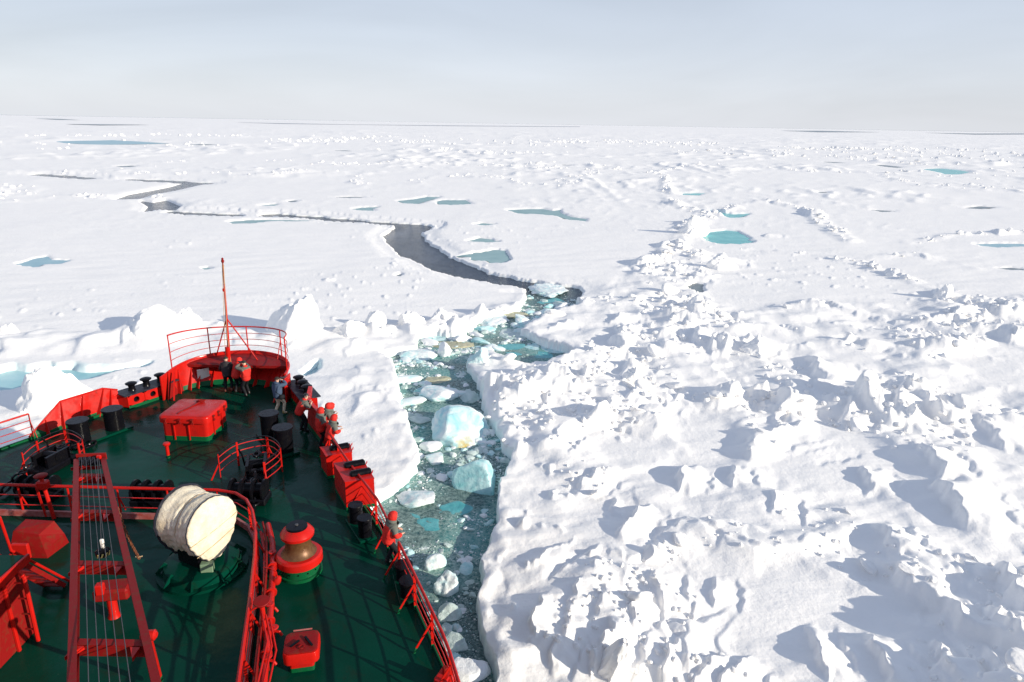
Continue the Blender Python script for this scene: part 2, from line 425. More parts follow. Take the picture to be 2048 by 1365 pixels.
FLATS = [
 [(1500, 540), (1600, 548), (1740, 560), (1850, 600), (1830, 612), (1600, 600), (1480, 612), (1405, 600), (1430, 550)],
 [(1890, 720), (1960, 690), (2100, 675), (2300, 720), (2300, 820), (2080, 790), (1930, 750)],
 [(1500, 935), (1590, 850), (1640, 838), (1740, 880), (1830, 930), (1800, 975), (1700, 985), (1560, 980)],
 [(1335, 815), (1400, 810), (1480, 845), (1480, 920), (1370, 930), (1345, 860)],
 [(1655, 700), (1720, 705), (1770, 735), (1730, 765), (1640, 790)],
 [(1400, 1120), (1600, 1140), (1900, 1215), (1850, 1240), (1480, 1320), (1440, 1210)],
 [(1180, 870), (1330, 880), (1340, 915), (1200, 925)],
 [(1000, 915), (1070, 910), (1110, 960), (1040, 990), (1000, 1010)],
 [(1400, 660), (1640, 668), (1640, 690), (1420, 690)],
 [(1960, 830), (2100, 880), (2100, 950), (1980, 930)],
]
PEAKS = [  # (u, v of the foot, height m, radius m, ridge direction deg, elongation)
 (1440, 690, 1.3, 1.6, 90, 1.3), (1506, 692, 1.0, 2.2, 60, 1.6), (1655, 745, 1.4, 2.6, 100, 1.8), (1290, 790, 1.2, 1.8, 70, 1.5), (1266, 740, 1.0, 1.6, 80, 1.4),
 (1713, 832, 1.2, 1.5, 60, 1.5), (1809, 830, 1.4, 1.6, 90, 1.1), (1887, 590, 1.5, 2.0, 90, 1.1), (1457, 522, 1.2, 2.4, 100, 1.8), (1328, 520, 1.2, 2.0, 90, 1.3),
 (2003, 870, 1.2, 1.8, 100, 1.6), (1821, 792, 1.0, 1.8, 80, 1.8), (1564, 870, 0.8, 1.4, 40, 2.4), (1374, 955, 0.95, 1.2, 100, 1.5), (1279, 1045, 0.8, 1.3, 70, 1.5),
 (1475, 952, 0.7, 0.9, 100, 1.5), (1932, 1015, 1.25, 1.9, 100, 1.8), (1789, 1085, 0.8, 1.1, 120, 1.5), (1279, 1228, 0.6, 0.8, 110, 1.5), (1225, 1295, 0.9, 1.0, 90, 1.6),
 (1915, 1232, 1.1, 1.9, 150, 1.7), (1645, 1300, 0.7, 0.9, 120, 1.7), (2015, 1285, 1.1, 1.1, 110, 1.4), (2040, 1195, 1.2, 1.4, 100, 1.5), (1087, 1240, 0.55, 0.9, 110, 1.6),
 (1160, 1200, 0.5, 0.8, 90, 1.6), (1110, 1110, 0.4, 0.9, 60, 2.0), (1385, 460, 1.6, 3.0, 90, 1.5), (1540, 470, 0.8, 2.0, 90, 1.4), (1985, 620, 1.1, 1.6, 90, 1.3),
 (1120, 770, 0.8, 1.6, 60, 1.6), (1160, 720, 1.3, 2.6, 50, 1.5), (1060, 800, 0.6, 1.2, 90, 1.5), (1240, 640, 1.0, 1.8, 80, 1.4), (1130, 650, 0.8, 1.6, 70, 1.4),
 (1350, 600, 0.9, 1.8, 90, 1.4), (1590, 780, 0.9, 1.2, 100, 1.4), (1220, 820, 0.8, 1.2, 70, 1.4), (1430, 800, 0.6, 1.4, 10, 1.8), (1750, 960, 0.8, 1.2, 100, 1.5),
 (1880, 930, 1.0, 1.4, 110, 1.5), (1660, 900, 0.3, 1.0, 30, 2.0), (1560, 1010, 0.5, 1.0, 90, 1.5), (1120, 880, 0.6, 1.2, 80, 1.4), (1190, 960, 0.6, 1.1, 70, 1.8),
 (1330, 1180, 0.5, 0.9, 120, 1.5), (1440, 1180, 0.4, 0.8, 100, 1.5), (1120, 1310, 0.5, 0.7, 90, 1.5), (1350, 1330, 0.6, 0.9, 80, 1.5), (1480, 1350, 0.6, 0.8, 60, 1.6),
 (1780, 1330, 0.8, 1.0, 120, 1.6), (1900, 1340, 0.9, 1.0, 100, 1.4),
 # left ridge
 (600, 672, 1.0, 4.2, 0, 1.5), (275, 668, 1.5, 4.5, 20, 1.6), (330, 655, .9, 2.0, 0, 1.3), (372, 652, .9, 2.0, 0, 1.2), (745, 655, .6, 2.0, 0, 1.3), (815, 655, 0.7, 2.2, 0, 1.5),
 (30, 684, .9, 4.2, 10, 1.7), (160, 690, 0.5, 3.5, 10, 1.6), (870, 645, 0.5, 2.0, 0, 1.5), (700, 760, 0.4, 3.5, 25, 2.2), (480, 668, .7, 3.0, 0, 1.6), (700, 690, .7, 3.0, 30, 1.6),
]

# ---- polar grid about the camera's foot: fine close by, coarser far away
NA = 1300
az = np.linspace(rad(48), rad(-48), NA)
def rows():
    r = [17.0]
    while r[-1] < 30000:
        x = r[-1]
        dep = math.atan2(CAM_Z, x)
        dth = rad(0.075) if dep > rad(12) else rad(0.055) if dep > rad(4) else rad(0.03) if dep > rad(1) else rad(0.02)
        dr = dth * (x * x + CAM_Z ** 2) / CAM_Z
        r.append(x + min(dr, x * 0.02))
    return np.array(r)
RR = rows(); NR = len(RR)
AZ, RG = np.meshgrid(az, RR)
X = (RG * np.sin(AZ * -1)).ravel(); Y = (RG * np.cos(AZ)).ravel(); R_ = RG.ravel()
cell = np.maximum(R_ * (az[0] - az[1]), np.gradient(RR).repeat(NA)) 

def fade(scale): return np.clip(1.5 - 2.0 * cell / scale, 0, 1)       # drop detail the grid cannot carry

wx = X + 0.8 * perlin(X / 3.1, Y / 3.1, 50) + 0.25 * perlin(X / 0.9, Y / 0.9, 52)
wy = Y + 0.8 * perlin(X / 3.1, Y / 3.1, 51) + 0.25 * perlin(X / 0.9, Y / 0.9, 53)
# roughness mask
A = np.zeros(X.shape)
for pts, closed, amp, soft in ROUGH:
    P_ = px_poly(pts)
    d = sdist(wx, wy, P_, closed, pad=soft * 4 + 3)
    A = np.maximum(A, amp * (1 - sstep(-soft * .3 if closed else soft * .25, soft, d)))
FL = np.zeros(X.shape)
for pts in FLATS:
    d = sdist(wx, wy, px_poly(pts), True, pad=6)
    FL = np.maximum(FL, 1 - sstep(-1.0, 1.2, d))
patch = fbm(X / 14, Y / 14, 70, 3)
A = A * (0.80 + 0.10 * sstep(26, 48, R_)) * (1 - 0.93 * FL) * (0.55 + 0.6 * sstep(-0.35, 0.35, patch))
# distant small ridges everywhere beyond the near floe
rn = 1 - np.abs(fbm(X / 55, Y / 90, 80, 4)) * 2.4
far_m = sstep(120, 260, R_) * sstep(0.45, 0.95, rn) * sstep(-0.3, 0.3, fbm(X / 240, Y / 240, 84, 2) + 0.12 * sstep(250, 700, R_) + 0.0006 * X)
A = np.maximum(A, 0.55 * far_m)
A = np.maximum(A, 0.55 * sstep(350, 900, R_) * sstep(-0.1, 0.5, fbm(X / 120, Y / 160, 88, 3)))

# plates
def plates(s, k, tilt):
    v, tx, ty, dx, dy, e = voro(wx / s, wy / s, k)
    return ((v - 0.5) + tilt * (tx * dx + ty * dy)) * (0.55 + 0.45 * sstep(0.0, 0.10, e)), e
p1, e1 = plates(6.5, 100, 1.5)
p2, e2 = plates(2.9, 110, 1.5)
p3, e3 = plates(1.25, 120, 1.3)
p4, e4 = plates(0.55, 130, 1.2)
rid = (1 - np.abs(fbm(wx / 4.2, wy / 4.2, 140, 4)) * 2.0)
bumps = fbm(X / 0.8, Y / 0.8, 150, 3) 
p0, e0 = plates(10.5, 95, 1.3)
nr_ = sstep(30, 60, R_)
rub = 0.85 * p0 * fade(10) + 0.72 * p1 * fade(6) + (0.30 + .14 * nr_) * p2 * fade(2.9) + (.07 + 0.07 * nr_) * p3 * fade(1.25) + 0.06 * rid * fade(3)
# distance shading of coarse rubble: larger blocks read as bumps far off
big, _ = plates(14.0, 160, 1.3)
rub = rub + (1 - fade(3)) * (0.9 * big + 0.7 * fbm(X / 30, Y / 30, 165, 3) * (1 - fade(12)))
drift = 0.26 + 0.50 * fbm(X / 6.0, Y / 6.0, 170, 3) + 0.20 * fbm((X * .94 + Y * .34) / 7.0, (Y * .94 - X * .34) / 1.8, 175, 3)
k_ = 0.16
rub = rub * (0.75 + .5 * sstep(-.4, .5, patch)) - 0.08 + 0.38 * patch
mxr = np.logaddexp(rub / k_, drift / k_) * k_                           # wind-packed snow fills the hollows
# pack-ice roughness at every size the grid can carry, for the far field
Of = np.zeros(X.shape)
for q_, wl in enumerate((2.6, 5, 10, 20, 40, 80, 160)):
    band = np.clip(wl / cell / 1.6 - 1.0, 0, 1) * np.clip(7.0 - wl / cell, 0, 1)
    rr_ = 1 - np.abs(perlin(X / wl + 31 * q_, Y / (wl * 1.3), 400 + q_)) * 3.2
    Of += band * np.clip(rr_, 0, 1) * min(1.5, .22 * wl ** .6)
zone = sstep(-0.15, 0.45, fbm(X / 90, Y / 130, 420, 4) + 0.10 * sstep(300, 1500, R_) + 0.10 * sstep(0, 200, X))
farfield = Of * (0.12 + 1.0 * zone) * sstep(110, 330, R_)
H = 0.62 + farfield * 0.75 + A * (mxr * 1.15 - 0.1)
# peaks: pushed-up lumps with a steep face and sharp outline
for (u, v, h, r, dirn, el) in PEAKS:
    c = at(u, v, 0.8); ca, sa = math.cos(rad(dirn)), math.sin(rad(dirn))
    sel = (np.abs(X - c.x) < r * el * 2) & (np.abs(Y - c.y) < r * el * 2)
    if u > 900 and h < 1.55 and r < 2.8:
        th = rad(155 + (dirn - 90) * .7); cu, su = math.cos(th), math.sin(th)
        X0 = X[sel] - c.x; Y0 = Y[sel] - c.y; uu = (X0 * cu + Y0 * su) / r; ww = (-X0 * su + Y0 * cu) / (r * el * .95)
        uu = uu + .30 * perlin(ww * 2.3 + c.x, uu * .6, 310) + .10 * perlin(ww * 7 + c.x, uu * 2, 311); ww = ww + .35 * perlin(uu * 1.7 + c.y, ww * .5, 312)
        lat = np.clip(1.05 - np.abs(ww) ** 2.4, 0, 1) ** .8
        ramp_ = np.clip((uu + 1.7) / 2.0, 0, 1) ** 1.15 * (1 - sstep(.30, .30 + max(.16, .10 / r), uu))
        H[sel] = H[sel] * (1 - .25 * lat * (uu > -1.2) * (uu < .3)) + h * (.85 if v > 900 else .66) * ramp_ * lat
        continue
    x_ = X[sel] - c.x + .35 * r * perlin(X[sel] / (r * .7), Y[sel] / (r * .7), 301); y_ = Y[sel] - c.y + .35 * r * perlin(X[sel] / (r * .7), Y[sel] / (r * .7), 302)
    a_ = (x_ * ca + y_ * sa) / el; b_ = (-x_ * sa + y_ * ca)
    # steeper on the side away from the sun (-x side)
    dxs = x_ / r
    d = np.hypot(a_, b_) / r * np.where(dxs < 0, 1.35, 0.9)
    add = h * np.clip(1 - d, 0, 1) ** 1.25 * (1 + .25 * perlin(X[sel] / (r * .4), Y[sel] / (r * .4), 303))
    H[sel] = np.maximum(H[sel], 0.55 * H[sel] + 0.3 + add) if h > 0.9 else H[sel] + add * .9
# smooth floes: gentle swells and sastrugi
sm = 0.10 * fbm(X / 24, Y / 24, 200, 3) * fade(20) + 0.05 * fbm((X * .94 + Y * .34) / 9.0, (Y * .94 - X * .34) / 2.4, 205, 3) * fade(2.4) + 0.5 * fbm(X / 400, Y / 400, 208, 3) * sstep(100, 900, R_)
scat = np.clip(fbm(X / 1.7, Y / 1.7, 210, 3) - 0.62, 0, 1) * sstep(-0.1, 0.4, fbm(X / 30, Y / 30, 214, 2)) * fade(1.7)
H = H + sm + 0.9 * scat
# water edges of the floes
edge_n = 0.28 * perlin(X / 1.4, Y / 1.4, 220) + 0.12 * perlin(X / 0.5, Y / 0.5, 221) + 0.3 * perlin(X / 4, Y / 4, 222)
dl = sdist(X, Y, px_poly(LEAD_PX), True, pad=14) + edge_n * np.clip(R_ / 40, .6, 1.6) * .7
for pts, w in CRACKS:
    if w > 0:
        P_ = px_poly(pts); d = sdist(X, Y, P_, False, pad=20)
        d2_ = d - w * (1 + 0.9 * perlin(X / 9, Y / 9, 230) + .5 * perlin(X / 3, Y / 3, 231))
        H = np.where(d2_ < 3.0 + .01 * R_, np.minimum(H, 0.34 + .10 * perlin(X / 3, Y / 3, 232)), H)
        dl = np.minimum(dl, d2_)
for pts in CUTS[:2]:
    dl = np.minimum(dl, sdist(X, Y, px_poly(pts), True, pad=20) + .3 * edge_n)
H = np.where((dl < 4) & (Y > 84), H * (1 - .42 * (1 - sstep(1, 4, dl))), H)
lip = np.clip(1.0 - np.abs(dl - 0.7) / 1.2, 0, 1) * (Y < 84) * (0.10 + 0.3 * sstep(.3, 1, A)) * sstep(0, .5, dl)
H = H + lip * (0.6 + perlin(X / 1.1, Y / 1.1, 233))
# wind has rounded the snow: soften, least where the blocks are freshest
G = H.reshape(NR, NA)
for _ in range(5):
    B = G.copy(); B[1:-1, 1:-1] = (G[1:-1, 1:-1] * 4 + 2 * (G[:-2, 1:-1] + G[2:, 1:-1] + G[1:-1, :-2] + G[1:-1, 2:]) + G[:-2, :-2] + G[:-2, 2:] + G[2:, :-2] + G[2:, 2:]) / 16
    k3 = np.clip(1.2 - RR / 90.0, .25, 1)[:, None]
    G = G * (1 - k3) + B * k3
H = G.ravel()
edge_w = np.maximum(0.16, cell * .7)
t = sstep(-1, 1, dl / edge_w)
keep = 1 - sstep(-0.1, 0.9, dl) * 1.0
H = np.where(dl < 1.2, np.maximum(H, 0.3), H)
bare = (1 - sstep(0.0, 0.22, dl)) * (dl < 1)
H = H * t + (-1.3) * (1 - t)
# ponds: hollows in the floe
POND_OBJ = []
for pts, kind in PONDS:
    P_ = px_poly(pts); c = P_.mean(0); sz = np.ptp(P_, axis=0).max(); rr = float(np.hypot(*c))
    lvl = 0.42 if kind != 4 else 0.12
    if kind == 5: lvl = 0.1
    d = sdist(X, Y, P_, True, pad=max(8, rr * .02)) + 0.05 * np.minimum(sz, 12) * perlin(X / (sz * .08 + .5), Y / (sz * .08 + .5), 240)
    wdt = np.maximum(0.35, cell * 0.8)
    if rr > 900:
        H = np.where(d < cell * 2, np.minimum(H, 0.6), H)
    tt = sstep(-1, 1, d / wdt)
    H = H * tt + (lvl - 0.35) * (1 - tt)
    if kind in (2, 4, 5): bare = np.maximum(bare, (1 - sstep(0.1, 0.6, d)) * .8)
    POND_OBJ.append((P_, kind, lvl, rr, sz))
# under the ship: floe pushed down out of the hull's way
HULL = [(0, 32.2), (2.0, 31.6), (2.9, 30), (4.5, 27), (5.5, 25.4), (6.4, 23.8), (7.8, 21.3), (9.2, 19), (10.8, 15.5), (12.0, 12.8), (13.5, 8), (14.6, 2), (15, -12)]
AX = -13.3
hullp = np.array([(AX + w * .93, y - .6) for w, y in HULL] + [(AX - w * .95, y - .6) for w, y in HULL[::-1]])
dh = sdist(X, Y, hullp, True, pad=8)
H = np.where(dh < 0, -1.5, H)

def grid_mesh(name, X, Y, Z, nr, na, attr):
    me = bpy.data.meshes.new(name)
    nv = nr * na; me.vertices.add(nv)
    me.vertices.foreach_set('co', np.stack([X, Y, Z], 1).astype(np.float32).ravel())
    i = np.arange(nr - 1)[:, None] * na + np.arange(na - 1)[None, :]
    q = np.stack([i, i + na, i + na + 1, i + 1], -1).reshape(-1, 4)
    # skip quads that lie wholly under water
    z4 = Z[q].max(1); q = q[z4 > -1.2]
    nf = len(q)
    me.loops.add(nf * 4); me.loops.foreach_set('vertex_index', q.astype(np.int32).ravel())
    me.polygons.add(nf); me.polygons.foreach_set('loop_start', np.arange(0, nf * 4, 4, dtype=np.int32))
    me.polygons.foreach_set('loop_total', np.full(nf, 4, np.int32))
    me.polygons.foreach_set('use_smooth', np.ones(nf, bool))
    me.update(calc_edges=True)
    for k, v in attr.items():
        a = me.attributes.new(k, 'FLOAT', 'POINT'); a.data.foreach_set('value', v.astype(np.float32))
    return me
me = grid_mesh('ice_floe', X, Y, H, NR, NA, {'bare': np.clip(bare, 0, 1)})
nz_ = np.zeros(len(me.polygons) * 3)
me.materials.append(M_snow)
ice = bpy.data.objects.new('ice_floe', me); COL.objects.link(ice)
tag(ice, 'white snow-covered pack ice reaching to the horizon', None, None, 'structure')
Hgrid = H
def ground_z(x, y):
    a = math.atan2(x, y); r = math.hypot(x, y)
    j = (a - (-rad(48))) / (rad(96)) * (NA - 1)
    i = int(np.searchsorted(RR, r)); i = min(max(i, 0), NR - 1); j = min(max(int(round(j)), 0), NA - 1)
    return float(Hgrid[i * NA + j])

# ------------------------------------------------------------------ water
def water_material():
    m = bpy.data.materials.new('sea_water'); m.use_nodes = True
    n = m.node_tree.nodes; l = m.node_tree.links; b = n['Principled BSDF']
    g = n.new('ShaderNodeNewGeometry'); P = g.outputs['Position']
    sp = n.new('ShaderNodeSeparateXYZ'); l.new(P, sp.inputs[0])
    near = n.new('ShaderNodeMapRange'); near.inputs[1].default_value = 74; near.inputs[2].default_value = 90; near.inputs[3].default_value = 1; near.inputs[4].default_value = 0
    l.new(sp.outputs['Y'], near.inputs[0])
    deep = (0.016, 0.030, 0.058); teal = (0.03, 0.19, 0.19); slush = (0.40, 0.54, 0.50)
    f1, _ = noisen(n, l, P, 0.22, 3, .5, .42, .60, .3)
    c = mixn(n, l, f1, (0.016, 0.065, 0.075), (.04, .24, .24))
    f2, _ = noisen(n, l, P, 0.33, 4, .6, .46, .66, .8)
    f3, _ = noisen(n, l, P, 4.0, 6, .75, .36, .62)
    fs = mathn(n, l, 'MULTIPLY', f3, mathn(n, l, 'ADD', mathn(n, l, 'MULTIPLY', f2, .65), .55))
    c = mixn(n, l, fs, c, slush)
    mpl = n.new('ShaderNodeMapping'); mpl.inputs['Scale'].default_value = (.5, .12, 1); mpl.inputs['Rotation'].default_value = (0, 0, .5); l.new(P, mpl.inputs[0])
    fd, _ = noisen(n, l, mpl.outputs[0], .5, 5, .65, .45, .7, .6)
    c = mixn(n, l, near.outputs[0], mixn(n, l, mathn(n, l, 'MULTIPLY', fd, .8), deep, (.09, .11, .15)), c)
    l.new(c, b.inputs['Base Color'])
    rg = n.new('ShaderNodeMapRange'); rg.inputs[3].default_value = .12; rg.inputs[4].default_value = .6; l.new(mathn(n, l, 'MULTIPLY', fs, near.outputs[0]), rg.inputs[0]); l.new(rg.outputs[0], b.inputs['Roughness'])
    b.inputs['IOR'].default_value = 1.22
    _, n1 = noisen(n, l, P, 2.5, 4, .6)
    h = mathn(n, l, 'ADD', mathn(n, l, 'MULTIPLY', n1, .06), mathn(n, l, 'MULTIPLY', fs, .08))
    k = n.new('ShaderNodeBump'); k.inputs['Strength'].default_value = .6; k.inputs['Distance'].default_value = 1; l.new(h, k.inputs['Height']); l.new(k.outputs[0], b.inputs['Normal'])
    return m
M_water = water_material()
wm = MB(); wm.add([(-40000, -300, 0), (40000, -300, 0), (40000, 45000, 0), (-40000, 45000, 0)], [(0, 1, 2, 3)])
wo = wm.build('sea_water', M_water, smooth=False); tag(wo, 'dark teal sea water showing in the leads between the floes', None, None, 'structure')
def pond_mat(name, c1, c2, rough):
    m = bpy.data.materials.new(name); m.use_nodes = True
    n = m.node_tree.nodes; l = m.node_tree.links; b = n['Principled BSDF']
    g = n.new('ShaderNodeNewGeometry'); P = g.outputs['Position']
    f, _ = noisen(n, l, P, .3, 4, .6, .3, .7)
    l.new(mixn(n, l, f, c1, c2), b.inputs['Base Color']); b.inputs['Roughness'].default_value = rough; b.inputs['Specular IOR Level'].default_value = .35
    return m
PM = [pond_mat('pond_grey_teal', (.17, .33, .34), (.27, .43, .43), .35), pond_mat('pond_pale_blue', (.22, .42, .50), (.33, .52, .58), .35),
      pond_mat('pond_turquoise', (.03, .38, .40), (.12, .52, .52), .25), pond_mat('pond_dark', (.07, .10, .12), (.15, .20, .22), .3),
      pond_mat('pond_channel', (.22, .50, .55), (.42, .66, .70), .3), pond_mat('pond_hollow', (.15, .34, .42), (.35, .52, .6), .4), pond_mat('distant_lead', (.30, .33, .37), (.45, .48, .52), .5)]
for P_, kind, lvl, rr, sz in POND_OBJ:
    c = P_.mean(0); Q = c + (P_ - c) * (1.0 + (0.6 / max(sz, .6)) * 1.2) if rr < 900 else P_
    z = lvl if rr < 900 else 0.9
    pm = MB(); n_ = len(Q); pm.add([(q[0], q[1], z) for q in Q], [tuple(range(n_))])
    o = pm.build('melt_pond', PM[kind], smooth=False)
    o['kind'] = 'structure'
# ------------------------------------------------------------------ ship materials
M_red = mat('red_ship_paint', (0.46, 0.010, 0.0065), .33, coat=.0, spec=.5, ior=1.3, rust=.75, noise=(2.2, (0.30, 0.012, 0.010), .50, .80), bump=(9, .12, .02), var=(3, .2, .45))
M_red_worn_shade = mat('worn_shaded_red_paint', (0.22, 0.008, 0.008), .5, spec=.5, ior=1.2, rust=.8, noise=(7, (0.15, .03, .015), .52, .72), bump=(20, .2, .01))  # worn paint; its dark tone also puts shade into shelf, deck house and ladder
M_green = mat('green_kick_paint', (0.003, 0.085, 0.028), .35, ior=1.25, noise=(6, (0.01, .08, .035), .45, .7))
M_black = mat('black_gloss_paint', (0.004, 0.004, 0.006), .22, ior=1.22, noise=(6, (0.008, .007, .007), .5, .75), var=(7, .12, .4))
M_dkgrey = mat('dark_platform_paint', (0.020, 0.021, 0.032), .4, ior=1.2, noise=(5, (.05, .05, .06), .45, .7))
M_brass = mat('bronze_drum', (0.15, 0.075, 0.03), .42, metal=.35, noise=(9, (.10, .04, .015), .4, .7))
M_pink = mat('scuffed_coaming', (0.34, 0.12, 0.11), .5, noise=(5, (.30, .05, .04), .4, .65))
M_steel = mat('wire_rope', (0.10, 0.10, 0.105), .55, metal=.5)
M_rust = mat('rusty_chain', (0.20, 0.06, 0.02), .75, noise=(12, (.09, .03, .015), .4, .7))
M_yellow = mat('hazard_yellow', (0.72, 0.60, 0.22), .5)
M_rope = mat('rope_fibre', (0.45, 0.32, 0.18), .85)
M_white = mat('white_paint_and_glare', (0.72, 0.68, 0.62), .5, noise=(6, (.5, .3, .2), .5, .8))  # white paint of the hook shank, also the painted glare at the bow
M_tan = mat('weathered_mast_paint', (0.42, 0.17, 0.07), .55, noise=(5, (.25, .06, .03), .35, .6))
M_boxg = mat('pale_green_box', (0.16, 0.24, 0.15), .5)
def deck_material():
    m = bpy.data.materials.new('wet_green_deck'); m.use_nodes = True
    n = m.node_tree.nodes; l = m.node_tree.links; b = n['Principled BSDF']
    g = n.new('ShaderNodeNewGeometry'); P = g.outputs['Position']
    f1, _ = noisen(n, l, P, .35, 5, .6, .35, .7, .4)
    c = mixn(n, l, f1, (0.0008, 0.041, 0.025), (0.001, 0.025, 0.014))
    f2, _ = noisen(n, l, P, .7, 5, .65, .56, .76, .5)
    c = mixn(n, l, mathn(n, l, 'MULTIPLY', f2, .65), c, (0.020, 0.010, 0.004))
    f3, _ = noisen(n, l, P, 14, 2, .5, .765, .79)
    c = mixn(n, l, mathn(n, l, 'MULTIPLY', f3, .5), c, (0.10, 0.14, 0.12))
    f5, _ = noisen(n, l, P, 5.5, 7, .75, .60, .74, .8)
    c = mixn(n, l, mathn(n, l, 'MULTIPLY', f5, .35), c, (0.030, 0.060, 0.048))
    l.new(c, b.inputs['Base Color'])
    f4, _ = noisen(n, l, P, .55, 4, .6, .35, .65)
    r = n.new('ShaderNodeMapRange'); r.inputs[3].default_value = .10; r.inputs[4].default_value = .34; l.new(f4, r.inputs[0]); l.new(r.outputs[0], b.inputs['Roughness'])
    b.inputs['IOR'].default_value = 1.16; b.inputs['Specular Tint'].default_value = (.5, 1, .9, 1)
    _, n1 = noisen(n, l, P, 1.3, 3, .5)
    k = n.new('ShaderNodeBump'); k.inputs['Strength'].default_value = .25; k.inputs['Distance'].default_value = .08; l.new(n1, k.inputs['Height']); l.new(k.outputs[0], b.inputs['Normal'])
    return m
M_deck = deck_material()
def canvas_material():
    m = bpy.data.materials.new('canvas_tarpaulin'); m.use_nodes = True
    n = m.node_tree.nodes; l = m.node_tree.links; b = n['Principled BSDF']
    t = n.new('ShaderNodeTexCoord'); P = t.outputs['Object']
    f1, _ = noisen(n, l, P, 2.2, 5, .65, .38, .7)
    c = mixn(n, l, f1, (0.74, 0.67, 0.53), (0.60, 0.50, 0.35))
    l.new(c, b.inputs['Base Color']); b.inputs['Roughness'].default_value = .8
    _, n1 = noisen(n, l, P, 5, 4, .6, dist=1.2)
    k = n.new('ShaderNodeBump'); k.inputs['Strength'].default_value = .6; k.inputs['Distance'].default_value = .06; l.new(n1, k.inputs['Height']); l.new(k.outputs[0], b.inputs['Normal'])
    return m
M_canvas = canvas_material()

# ------------------------------------------------------------------ the ship: hull, deck, bulwarks
AXS = -13.25
SHIP = empty('icebreaker_ship', (AXS, 15, 0), 'red icebreaker bow with glossy dark green foredeck pushing through the ice', 'ship')
def V3(x, y, z): return Vector((x, y, z))
def hw(y):
    ys = [p[1] for p in HULL]; ws = [p[0] for p in HULL]
    for i in range(len(HULL) - 1):
        if ys[i] >= y >= ys[i + 1]:
            t = (ys[i] - y) / (ys[i] - ys[i + 1]); return ws[i] + t * (ws[i + 1] - ws[i])
    return ws[-1] if y < ys[-1] else 0
out_s = []
yy = 31.9
while yy > -12: out_s.append((hw(yy), yy)); yy -= (.25 if yy > 28 else .6)
def hwp(y): return hw(y) + (.42 * float(sstep(29.6, 28.2, y)) if y < 29.6 else 0)
plan = [(AXS + w, y) for w, y in out_s] + [(AXS - hwp(y), y) for w, y in out_s[::-1]]
m_ = MB(); m_.prism(plan, DECK - .12, DECK); m_.build('deck', M_deck, SHIP, smooth=False)
m_ = MB()
top = [V3(x, y, DECK - .02) for x, y in plan]
def inset(f, z, dy): return [V3(AXS + (x - AXS) * f, y - dy, z) for x, y in plan]
A_ = inset(1.012, DECK + .02, -.03); B_ = inset(.97, 5.0, .5); C_ = inset(.90, 2.0, 1.6); D_ = inset(.80, -2.0, 4.0)
for a, b in ((A_, B_), (B_, C_), (C_, D_)): m_.strip(b, a)
m_.build('hull', M_black, SHIP)
# green waterway strip with a low upstand round the deck edge
for sgn, nm in ((1, 's'), (-1, 'p')):
    m_ = MB()
    pts = [V3(AXS + (w - .06 if sgn > 0 else .06 - hwp(y)), y, DECK) for w, y in out_s if y < 29.5]
    m_.strip(pts, [p + V3(0, 0, .10) for p in pts], th=.05)
    m_.build('deck_edge_bar', M_green, SHIP)
# bow bulwark
rim = []; foot = []
for i in range(33):
    t = rad(-88 + 176 * i / 32); c_ = max(math.cos(t), 0) ** .75
    rim.append(V3(AXS - .06 + 2.74 * math.sin(t), 29.55 + 3.1 * c_, 9.62 + .17 * c_))
    foot.append(V3(AXS - .06 + 2.66 * math.sin(t), 29.45 + 1.95 * c_, DECK))
mid = [f.lerp(r, .16) for f, r in zip(foot, rim)]
m_ = MB(); m_.strip(mid, rim, th=.03)
wall = m_.build('bow_bulwark', M_red, SHIP)
m_ = MB(); m_.strip([f + V3(0, 0, .004) for f in foot], mid, th=.03); m_.build('kick_strip', M_green, wall)
m_ = MB(); m_.tube([r + V3(0, 0, .02) for r in rim], .055, 8); m_.build('rim_bar', M_red, wall)
m_ = MB(); m_.strip([V3(p.x * 1.0 + 0, p.y + .12, DECK - .3) if False else V3(AXS + (p.x - AXS) * .92, p.y - .9, DECK - .6) for p in rim], [p + V3(0, .06, 0) for p in rim]); m_.build('outer_shell', M_red_worn_shade, SHIP)
# shelf plate between the rim and a straight after edge
pl = [p for p in rim if p.y >= 30.95]
m_ = MB(); n_ = len(pl)
fr = [V3(p.x, p.y - .10, p.z - .07) for p in pl]; bk = [V3(p.x * .99 + AXS * .01, 31.1, 9.60) for p in pl]
vs = fr + bk + [p - V3(0, 0, .13) for p in bk]
m_.add(vs, [(i, i + 1, n_ + i + 1, n_ + i) for i in range(n_ - 1)] + [(n_ + i, n_ + i + 1, 2 * n_ + i + 1, 2 * n_ + i) for i in range(n_ - 1)])
m_.build('bow_shelf_plate', M_red_worn_shade, SHIP)  # darker red puts the dull light on the top face into the colour
for i in (2, 5, 7, 10, 13, 19, 22, 25, 28):           # stiffening ribs inside the bulwark
    f = foot[i]; r = rim[i]; dirn = (V3(AXS, 29.2, 0) - V3(f.x, f.y, 0)).normalized()
    m_ = MB(); s_ = Vector((-dirn.y, dirn.x, 0)) * .018
    a, b, c, d = f + V3(0, 0, .02), r - V3(0, 0, .12), r + dirn * .10 - V3(0, 0, .14), f + dirn * .30 + V3(0, 0, .02)
    m_.add([a - s_, b - s_, c - s_, d - s_, a + s_, b + s_, c + s_, d + s_], [(0, 1, 2, 3), (7, 6, 5, 4), (0, 3, 7, 4), (3, 2, 6, 7), (2, 1, 5, 6), (1, 0, 4, 5)])
    m_.build('rib', M_red, wall)
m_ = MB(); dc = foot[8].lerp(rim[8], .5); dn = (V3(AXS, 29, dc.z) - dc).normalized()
m_.box(foot[8].lerp(rim[8], .42) + dn * .16, (.56, .03, .60), Matrix.Rotation(math.atan2(dn.y, dn.x) + math.pi / 2, 3, 'Z'), bev=.012)
